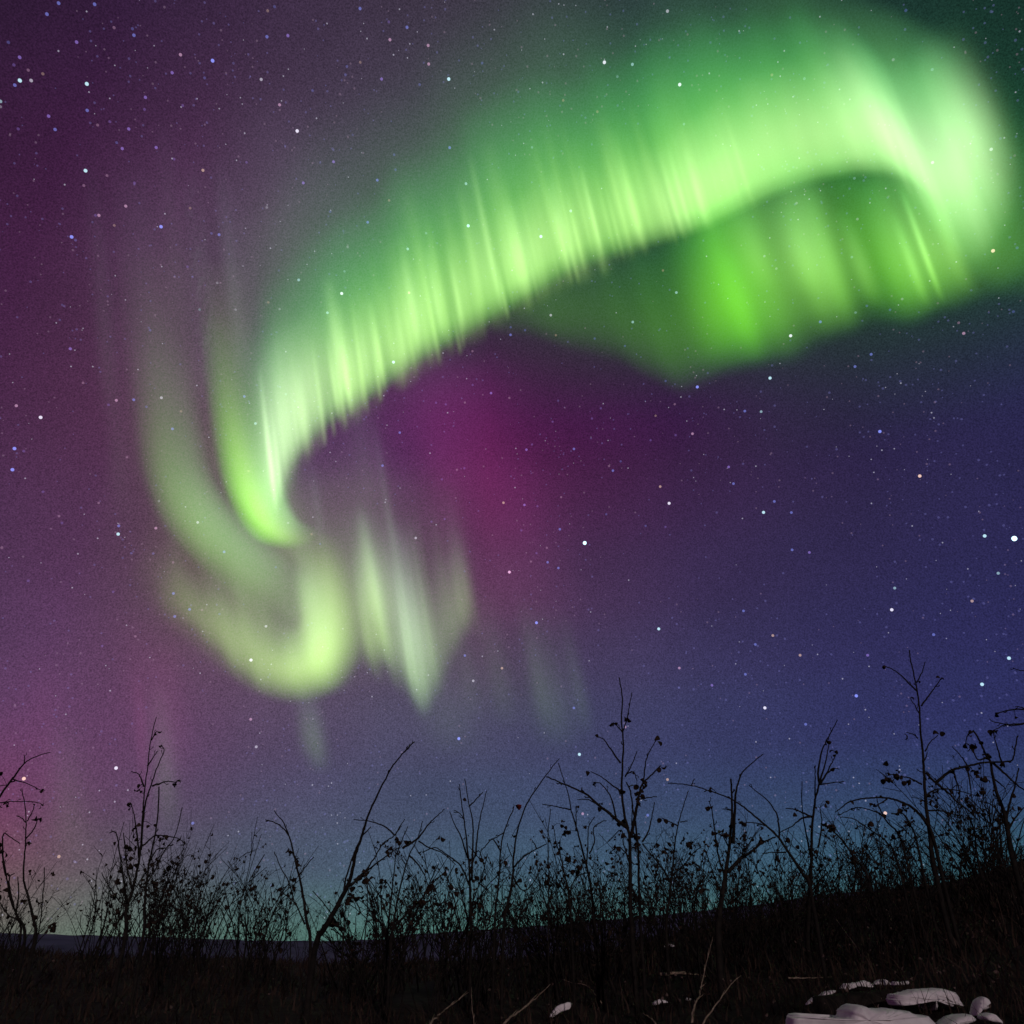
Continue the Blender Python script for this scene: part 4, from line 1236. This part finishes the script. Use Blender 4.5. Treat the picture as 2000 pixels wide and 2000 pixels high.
# ---- the tangled rest of the thicket: eight kinds of wispy shrub, set out one by one
def wispy(seed, height, nst, spread, leafy, thick=1.0, name="wispy_shrub"):
    rg = random.Random(seed)
    br, lf = MB(), MB()
    for s in range(nst):
        an = rg.uniform(0, 2 * math.pi)
        lean = rg.uniform(0.05, spread)
        droop = rg.uniform(0.0, 0.5)
        h = height * rg.uniform(0.6, 1.0)
        x0 = Vector((rg.uniform(-0.08, 0.08), rg.uniform(-0.08, 0.08), -0.06))
        pts = []
        n = 9
        dx, dy = math.cos(an), math.sin(an)
        wob = rg.uniform(0, 6)
        for i in range(n + 1):
            t = i / n
            out = h * (lean * t + droop * 0.5 * t ** 3)
            z = h * (t - droop * 0.35 * t ** 3)
            w = 0.018 * h * math.sin(wob + t * 9)
            pts.append(x0 + Vector((dx * out - dy * w, dy * out + dx * w, z)))
        r0 = rg.uniform(0.003, 0.0075) * thick
        br.tube(pts, r0, 0.0016 * thick, 5, 1.4)
        nt = rg.randint(5, 9)
        for k in range(nt):
            t = rg.uniform(0.25, 0.95)
            i = min(int(t * n), n - 1)
            p = pts[i].lerp(pts[i + 1], t * n - i)
            up = (pts[i + 1] - pts[i]).normalized()
            sd = Vector((rg.uniform(-1, 1), rg.uniform(-1, 1), rg.uniform(-0.2, 0.5))).normalized()
            ln = h * rg.uniform(0.10, 0.30) * (1.1 - 0.6 * t)
            q1 = p + (up * 0.6 + sd * 0.7) * ln * 0.5
            q2 = p + (up * 1.1 + sd * 1.0) * ln + Vector((0, 0, -0.25 * ln * rg.random()))
            br.tube([p, q1, q2], 0.0022 * thick, 0.0013 * thick, 4)
            if rg.random() < 0.6:
                sd2 = Vector((rg.uniform(-1, 1), rg.uniform(-1, 1), rg.uniform(-0.3, 0.8))).normalized()
                br.tube([q1, q1 + (up * 0.4 + sd2) * ln * 0.4], 0.002, 0.0015, 4)
            if rg.random() < leafy * 0.75:
                for m in range(rg.choice((1, 1, 2))):
                    lf.leaf(q2 + Vector((rg.uniform(-1, 1), rg.uniform(-1, 1), rg.uniform(-1, 1))) * 0.02, rg.uniform(0.015, 0.034) / (0.6 + 0.4 * thick), rg)
            if rg.random() < leafy * 0.5:
                lf.leaf(q1, rg.uniform(0.02, 0.035), rg)
    root = empty(name, (0, 0, 0))
    b = br.build("branches", bark, root)
    l = lf.build("leaves", leafm, root) if lf.v else None
    return root


PROTO = [wispy(101, 0.95, 6, 0.45, 0.45), wispy(102, 0.85, 8, 0.6, 0.3), wispy(103, 1.05, 5, 0.35, 0.6), wispy(104, 0.8, 9, 0.7, 0.2),
         wispy(105, 1.0, 6, 0.5, 0.7), wispy(106, 0.75, 10, 0.55, 0.4), wispy(107, 1.1, 5, 0.4, 0.15), wispy(108, 0.9, 7, 0.8, 0.5)]
used = [False] * len(PROTO)
SHRUB_TOP = [(0, 1620), (130, 1650), (170, 1590), (260, 1560), (420, 1575), (520, 1600), (600, 1680), (660, 1690), (760, 1620), (900, 1600), (1010, 1640),
             (1100, 1600), (1300, 1610), (1420, 1590), (1600, 1600), (1750, 1560), (1880, 1500), (2000, 1470)]
rg = random.Random(77)


def copy_tree(o, parent=None):
    c = o.copy()
    C.objects.link(c)
    if parent:
        c.parent = parent
    for ch in list(o.children):
        copy_tree(ch, c)
    return c


placed = 0
for k in range(135):
    if k < 75:
        x = -40 + (2080) * (k + rg.random()) / 75
    else:
        x = rg.uniform(950, 2080) if rg.random() < 0.75 else rg.uniform(-40, 1000)
    if 85 < x < 150 and rg.random() < 0.8:
        continue
    if 590 < x < 650 and rg.random() < 0.7:
        continue
    d = rg.uniform(5.6, 11.0) if k < 75 else rg.uniform(7.0, 12.5)
    top = interp(SHRUB_TOP, x) + rg.uniform(-40, 150)
    P = at(x, 1850, d)
    g = ground_z(P.x, P.y)
    topz = at(x, top, d).z
    h = topz - g
    if h < 0.25:
        h = rg.uniform(0.3, 0.5)
    i = rg.randrange(len(PROTO))
    hh = (0.95, 0.85, 1.05, 0.8, 1.0, 0.75, 1.1, 0.9)[i]
    s = h / hh
    if not used[i]:
        o = PROTO[i]
        used[i] = True
    else:
        o = copy_tree(PROTO[i])
    o.location = (P.x, P.y, g)
    sxy = min(s, 1.25) * rg.uniform(0.75, 1.1)
    o.scale = (sxy, sxy, s)
    o.rotation_euler = (0, 0, rg.uniform(0, 6.28))
    tag(o, "thin wispy dark shrub in the tangled thicket between the taller saplings", "shrub", "wispy shrubs of the thicket")
    placed += 1

# ---- stouter middle sized shrubs, nearer
MID = [wispy(201, 1.0, 4, 0.45, 0.4, 1.5, "twiggy_shrub"), wispy(202, 1.0, 5, 0.6, 0.5, 1.4, "twiggy_shrub"), wispy(203, 1.0, 3, 0.5, 0.5, 1.7, "twiggy_shrub"),
       wispy(204, 1.0, 6, 0.8, 0.7, 1.3, "twiggy_shrub"), wispy(205, 1.0, 4, 0.9, 0.6, 1.5, "twiggy_shrub"), wispy(206, 1.0, 5, 0.35, 0.3, 1.4, "twiggy_shrub")]
used2 = [False] * len(MID)
rg = random.Random(31)
for k in range(72):
    x = 20 + 1980 * (k + rg.uniform(0, 1)) / 30 if k < 30 else rg.uniform(650, 2000)
    if 95 < x < 140 or 590 < x < 640 or (x < 560 and rg.random() < 0.5):
        continue
    d = rg.uniform(5.0, 7.2)
    top = interp(SHRUB_TOP, x) + rg.uniform(-55, 90)
    P = at(x, 1850, d)
    g = ground_z(P.x, P.y)
    h = max(0.45, at(x, top, d).z - g)
    i = k % len(MID)
    if not used2[i]:
        o = MID[i]
        used2[i] = True
    else:
        o = copy_tree(MID[i])
    o.location = (P.x, P.y, g)
    sxy = min(h, 1.2) * rg.uniform(0.7, 1.05)
    o.scale = (sxy, sxy, h)
    o.rotation_euler = (0, 0, rg.uniform(0, 6.28))
    tag(o, "middle sized twiggy shrub with withered leaves, below the tops of the tall saplings", "shrub", "twiggy shrubs of the thicket")

# ------------------------------------------------------------------ undergrowth
gb = MB()
rg = random.Random(5)


def blade(p, h, lean, an, w, n=4):
    base = len(gb.v)
    sx, sy = -math.sin(an) * w, math.cos(an) * w
    for i in range(n):
        t = i / (n - 1)
        c = p + Vector((math.cos(an) * lean * h * t * t, math.sin(an) * lean * h * t * t, h * (t - 0.35 * lean * t * t)))
        k = 1 - 0.85 * t
        gb.v.append(c + Vector((sx * k, sy * k, 0)))
        gb.v.append(c - Vector((sx * k, sy * k, 0)))
    for i in range(n - 1):
        a = base + 2 * i
        gb.f.append((a, a + 1, a + 3, a + 2))


for k in range(26000):
    r = 2.2 + 11.5 * rg.random() ** 0.8
    a = rg.uniform(R(-42), R(42))
    x, y = r * math.sin(a), r * math.cos(a)
    if mnoise.noise(Vector((x * 0.9, y * 0.9, 20))) < -0.5:
        continue
    right = max(0.0, min(1.0, (a + R(5)) / R(30)))
    h = rg.uniform(0.05, 0.16) * (1 + 1.2 * right * min(1, r / 9))
    if r < 4.2:
        h *= 0.5
    blade(Vector((x, y, ground_z(x, y) - 0.01)), h, rg.uniform(0.3, 1.5), rg.uniform(0, 6.28), rg.uniform(0.0015, 0.004) * (1 + r * 0.12))
for k in range(500):
    px = rg.uniform(1480, 2010)
    P_ = ground_hit(px, rg.uniform(1915, 1999), 0.0)
    gz = ground_z(P_.x, P_.y)
    blade(Vector((P_.x, P_.y - rg.uniform(0, 0.25), gz)), rg.uniform(0.05, 0.2), rg.uniform(0.3, 1.3), rg.uniform(0, 6.28), rg.uniform(0.001, 0.0022))
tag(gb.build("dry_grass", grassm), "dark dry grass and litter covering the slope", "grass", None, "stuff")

# ------------------------------------------------------------------ snow lying on grass and logs
def lump(name, label, outline, thick, seed, dist=None, group=None, cat="snow patch", lift=0.02, mat=None, drop=0.03):
    """a clod of snow: outline given in the picture, laid on the ground there, domed, with soft rolled edges"""
    rg = random.Random(seed)
    xs = [p[0] for p in outline]
    ys = [p[1] for p in outline]
    cx, cy = sum(xs) / len(xs), sum(ys) / len(ys)
    if dist is None:
        c = ground_hit(cx, max(ys) - 1, lift)
        dist = c.y
    ring = spline(outline + [outline[0]], 6 * len(outline) + 1)[:-1]
    span = max(max(xs) - min(xs), 1)
    jit = min(3.6, span * 0.03)
    top = []
    for i, (x, y) in enumerate(ring):
        q = Vector((x * 0.11, y * 0.11, seed * 3.7))
        top.append(at(x + jit * mnoise.noise(q) + 0.4 * jit * mnoise.noise(q * 4), y + jit * mnoise.noise(q + Vector((9, 4, 2))) + 0.5 * jit * mnoise.noise(q * 5), dist))
    n = len(top)
    cen = at(cx, cy, dist)
    seq = [(0.02, thick * 1.2), (0.8, thick * 1.1), (0.98, thick * 0.7), (1.0, thick * 0.45), (0.985, thick * 0.18), (0.94, 0.0), (0.86, -thick * 0.10),
           (0.72, -thick * 0.16), (0.55, -thick * 0.2), (0.35, -thick * 0.22), (0.02, -thick * 0.24)]
    V, Fc = [], []
    for k, dy in seq:
        for p in top:
            q = cen + (p - cen) * k
            nn = (mnoise.noise(q * 7.0) * 0.16 + mnoise.noise(q * 22.0) * 0.10 + mnoise.noise(q * 60.0) * 0.07) * thick
            V.append(Vector((q.x, q.y + dy + nn, q.z + nn * 0.15)))
    for r_ in range(len(seq) - 1):
        for i in range(n):
            a = r_ * n + i
            b = r_ * n + (i + 1) % n
            Fc.append((a, b, b + n, a + n))
    base = Vector((cen.x, cen.y, ground_z(cen.x, cen.y)))
    o = link_mesh(name, [v - base for v in V], Fc, mat or snowm)
    o.location = base
    tag(o, label, cat, group)
    return o


Z1 = lambda pts: [(1500 + a / 3.864, 1700 + b / 3.864) for a, b in pts]
Z0 = lambda pts: [(1000 + a / 3.864, 1700 + b / 3.864) for a, b in pts]
lump("snow_mound", "largest smooth grey snow mound at the bottom edge right of centre", Z1([(180, 1260), (190, 1130), (230, 1095), (290, 1110), (340, 1145), (470, 1130), (600, 1115), (625, 1050), (690, 1022), (780, 1035), (880, 1045), (960, 1050), (1060, 1060), (1140, 1085), (1210, 1095), (1290, 1150), (1330, 1260), (800, 1330)]), 0.14, 1)
lump("snow_slab", "ragged snow slab on a fallen log above the largest mound", Z1([(955, 965), (975, 935), (1080, 915), (1150, 897), (1260, 908), (1320, 897), (1420, 915), (1445, 950), (1500, 1025), (1440, 1000), (1415, 990), (1420, 1030), (1390, 1025), (1330, 1000), (1285, 1000), (1280, 1058), (1262, 1055), (1260, 1000), (1180, 990), (1070, 995), (980, 1025), (960, 1000)]), 0.12, 2)
lump("snow_clod", "upright leaf shaped snow clod right of the ragged slab", Z1([(1565, 1090), (1580, 1020), (1610, 970), (1640, 955), (1675, 980), (1672, 1025), (1640, 1050), (1600, 1055), (1575, 1100)]), 0.05, 3)
lump("snow_clod", "low snow clod at the bottom edge right of the largest mound", Z1([(1335, 1170), (1400, 1120), (1480, 1095), (1540, 1092), (1580, 1130), (1530, 1155), (1440, 1180)]), 0.09, 4)
lump("snow_clod", "pointed snow clod nearest the bottom right corner", Z1([(1640, 1110), (1690, 1078), (1740, 1110), (1785, 1165), (1720, 1150), (1660, 1135)]), 0.06, 5)
for i, (lb, pts) in enumerate([
    ("slanting snow strip on a bent twig, lowest of the snow row", [(290, 1015), (340, 960), (395, 950), (450, 912), (520, 908), (480, 935), (400, 960), (350, 985)]),
    ("long snow strip in the middle left of the snow row on a bent twig", [(555, 895), (590, 855), (680, 848), (750, 835), (800, 868), (780, 885), (700, 875), (600, 905)]),
    ("humped snow strip in the middle right of the snow row", [(800, 865), (820, 838), (870, 822), (905, 830), (935, 862), (880, 868)]),
    ("short flat snow strip at the right end of the snow row", [(945, 865), (955, 838), (1010, 845), (1060, 832), (1065, 858), (1000, 868)]),
]):
    lump("snow_strip", lb, Z1(pts), 0.04, 20 + i, group="snow strips on a bent twig")
for i, (lb, pts) in enumerate([
    ("snow covered leaf like a feather at the bottom edge left of the mounds", [(280, 1105), (310, 1060), (360, 1015), (430, 995), (455, 1015), (440, 1045), (370, 1070), (310, 1110)]),
    ("small flat snow crumb left of the crossed stalks", [(1060, 1010), (1075, 990), (1130, 970), (1180, 995), (1130, 1005), (1080, 1018)]),
    ("small bright snow crumb on the dark slope above the lying stalk", [(1145, 575), (1165, 555), (1200, 555), (1228, 572), (1190, 582)]),
    ("tiny pale snow crumb between the two crossed stalks", [(1305, 975), (1330, 960), (1355, 972), (1330, 985)]),
]):
    lump("snow_crumb", lb, Z0(pts), 0.03, 30 + i, group="snow crumbs on the slope")

# fallen log under the slab
lg = ground_hit(1500 + 1220 / 3.864, 1700 + 1000 / 3.864, 0.02)
mb = MB()
lp = [lg + Vector((-0.40, 0.14, -0.03)), lg + Vector((-0.1, 0.13, 0.0)), lg + Vector((0.2, 0.12, 0.0)), lg + Vector((0.55, 0.15, -0.06))]
mb.tube(smooth_pts(lp, 4), 0.05, 0.03, 9)
mb.tube([lg + Vector((0.2, 0.12, 0.02)), lg + Vector((0.28, 0.10, 0.10))], 0.012, 0.006, 6)
tag(mb.build("fallen_log", bark), "dark fallen log under the ragged snow slab", "log")

# pale dry stalks and twigs catching the light
def stalk(label, pts, w, seed, name="dry_stalk", lift=0.05, cat="stalk"):
    rg = random.Random(seed)
    base = ground_hit(pts[0][0], min(pts[0][1], 1999), lift)
    d0 = base.y if pts[0][1] > 1880 else min(base.y, 7.0)
    P = [at(x, y, d0 + 0.12 * i) for i, (x, y) in enumerate(pts)]
    level = abs(pts[0][1] - pts[-1][1]) < 14
    if not level:
        dr = (P[0] - P[1]).normalized()
        q = P[0].copy()
        for _ in range(60):
            if q.z < ground_z(q.x, q.y) - 0.01:
                break
            q = q + (dr + Vector((0, 0, -0.6))).normalized() * 0.01
        P.insert(0, q)
    else:
        off = min(p_.z - ground_z(p_.x, p_.y) for p_ in P)
        P = [p_ + Vector((0, 0, 0)) for p_ in P]
    mb = MB()
    rr = w * 0.36 / F * d0
    sp = smooth_pts(P, 6)
    for i in range(1, len(sp) - 1):
        sp[i] += Vector((rg.uniform(-1, 1), 0, rg.uniform(-1, 1))) * rr * 0.35
    mb.tube(sp, rr, rr * 0.15, 6, 1.3)
    # frayed sheaths
    for i in range(2, len(sp) - 2, 3):
        d_ = (sp[i + 1] - sp[i]).normalized()
        s_ = Vector((rg.uniform(-1, 1), rg.uniform(-1, 1), rg.uniform(-0.3, 0.6)))
        e_ = sp[i] + d_ * rr * rg.uniform(5, 12) + s_ * rr * rg.uniform(1, 3)
        mb.tube([sp[i], (sp[i] + e_) / 2 + s_ * rr * 0.3, e_], rr * 0.45, rr * 0.1, 4)
    o = mb.build(name, strawm)
    tag(o, label, cat, "dry stalks catching the light")
    return o


stalk("pale dry stalk leaning right at the bottom edge left of centre", [(838, 2002), (860, 1980), (885, 1960), (915, 1938)], 7, 1)
stalk("thin upright dry stalk beside the leaning pale stalk at the bottom edge", [(926, 2002), (922, 1965), (921, 1928)], 4, 2)
stalk("pale stalk pointing right beside the feather shaped snow covered leaf", [(985, 1998), (1010, 1978), (1040, 1955), (1075, 1922)], 8, 3)
stalk("long crossed stalk leaning right, in front of the snow crumbs", [(1372, 2002), (1400, 1960), (1430, 1920), (1448, 1905)], 6, 4)
stalk("bright short stalk leaning left under the lying stalk", [(1355, 1968), (1366, 1945), (1370, 1925), (1378, 1890), (1392, 1830)], 6, 5)
stalk("pale yellow stalk lying level with a dusting of snow", [(1290, 1903), (1330, 1901), (1365, 1904), (1395, 1912)], 8, 6, lift=0.1)
stalk("thin slanting twig on the dark slope right of centre", [(1680, 1862), (1660, 1832), (1640, 1805), (1630, 1790)], 4, 7)
stalk("short slanting twig high on the dark slope", [(1742, 1800), (1736, 1785), (1730, 1775)], 4, 8)
stalk("small bent pale stalk at the bottom edge left of the crossed stalk", [(1282, 2002), (1270, 1988), (1255, 1978)], 6, 9)
stalk("faint brown stalk lying above the snow row", [(1540, 1910), (1580, 1910), (1625, 1908)], 4, 10, lift=0.1)
stalk("faint twig lying on the dark ground left of the feather shaped snow", [(1150, 1928), (1120, 1920), (1098, 1913)], 3, 11, lift=0.1)

# pale scraps of leaf and straw in the undergrowth
lm = MB()
rg = random.Random(91)
for k in range(330):
    px = rg.uniform(-20, 2020) if rg.random() < 0.35 else rg.uniform(950, 2020)
    py = rg.uniform(1800, 2010) if px > 1000 else rg.uniform(1880, 2010)
    P_ = ground_hit(px, min(py, 1999), 0.03)
    if P_.y > 11.5:
        continue
    z0 = ground_z(P_.x, P_.y)
    lm.leaf(Vector((P_.x, P_.y, z0 + rg.uniform(0.01, 0.2))), rg.uniform(0.006, 0.018), rg)
tag(lm.build("leaf_litter", littm), "small pale scraps of leaf caught in the undergrowth", "leaf litter", None, "stuff")
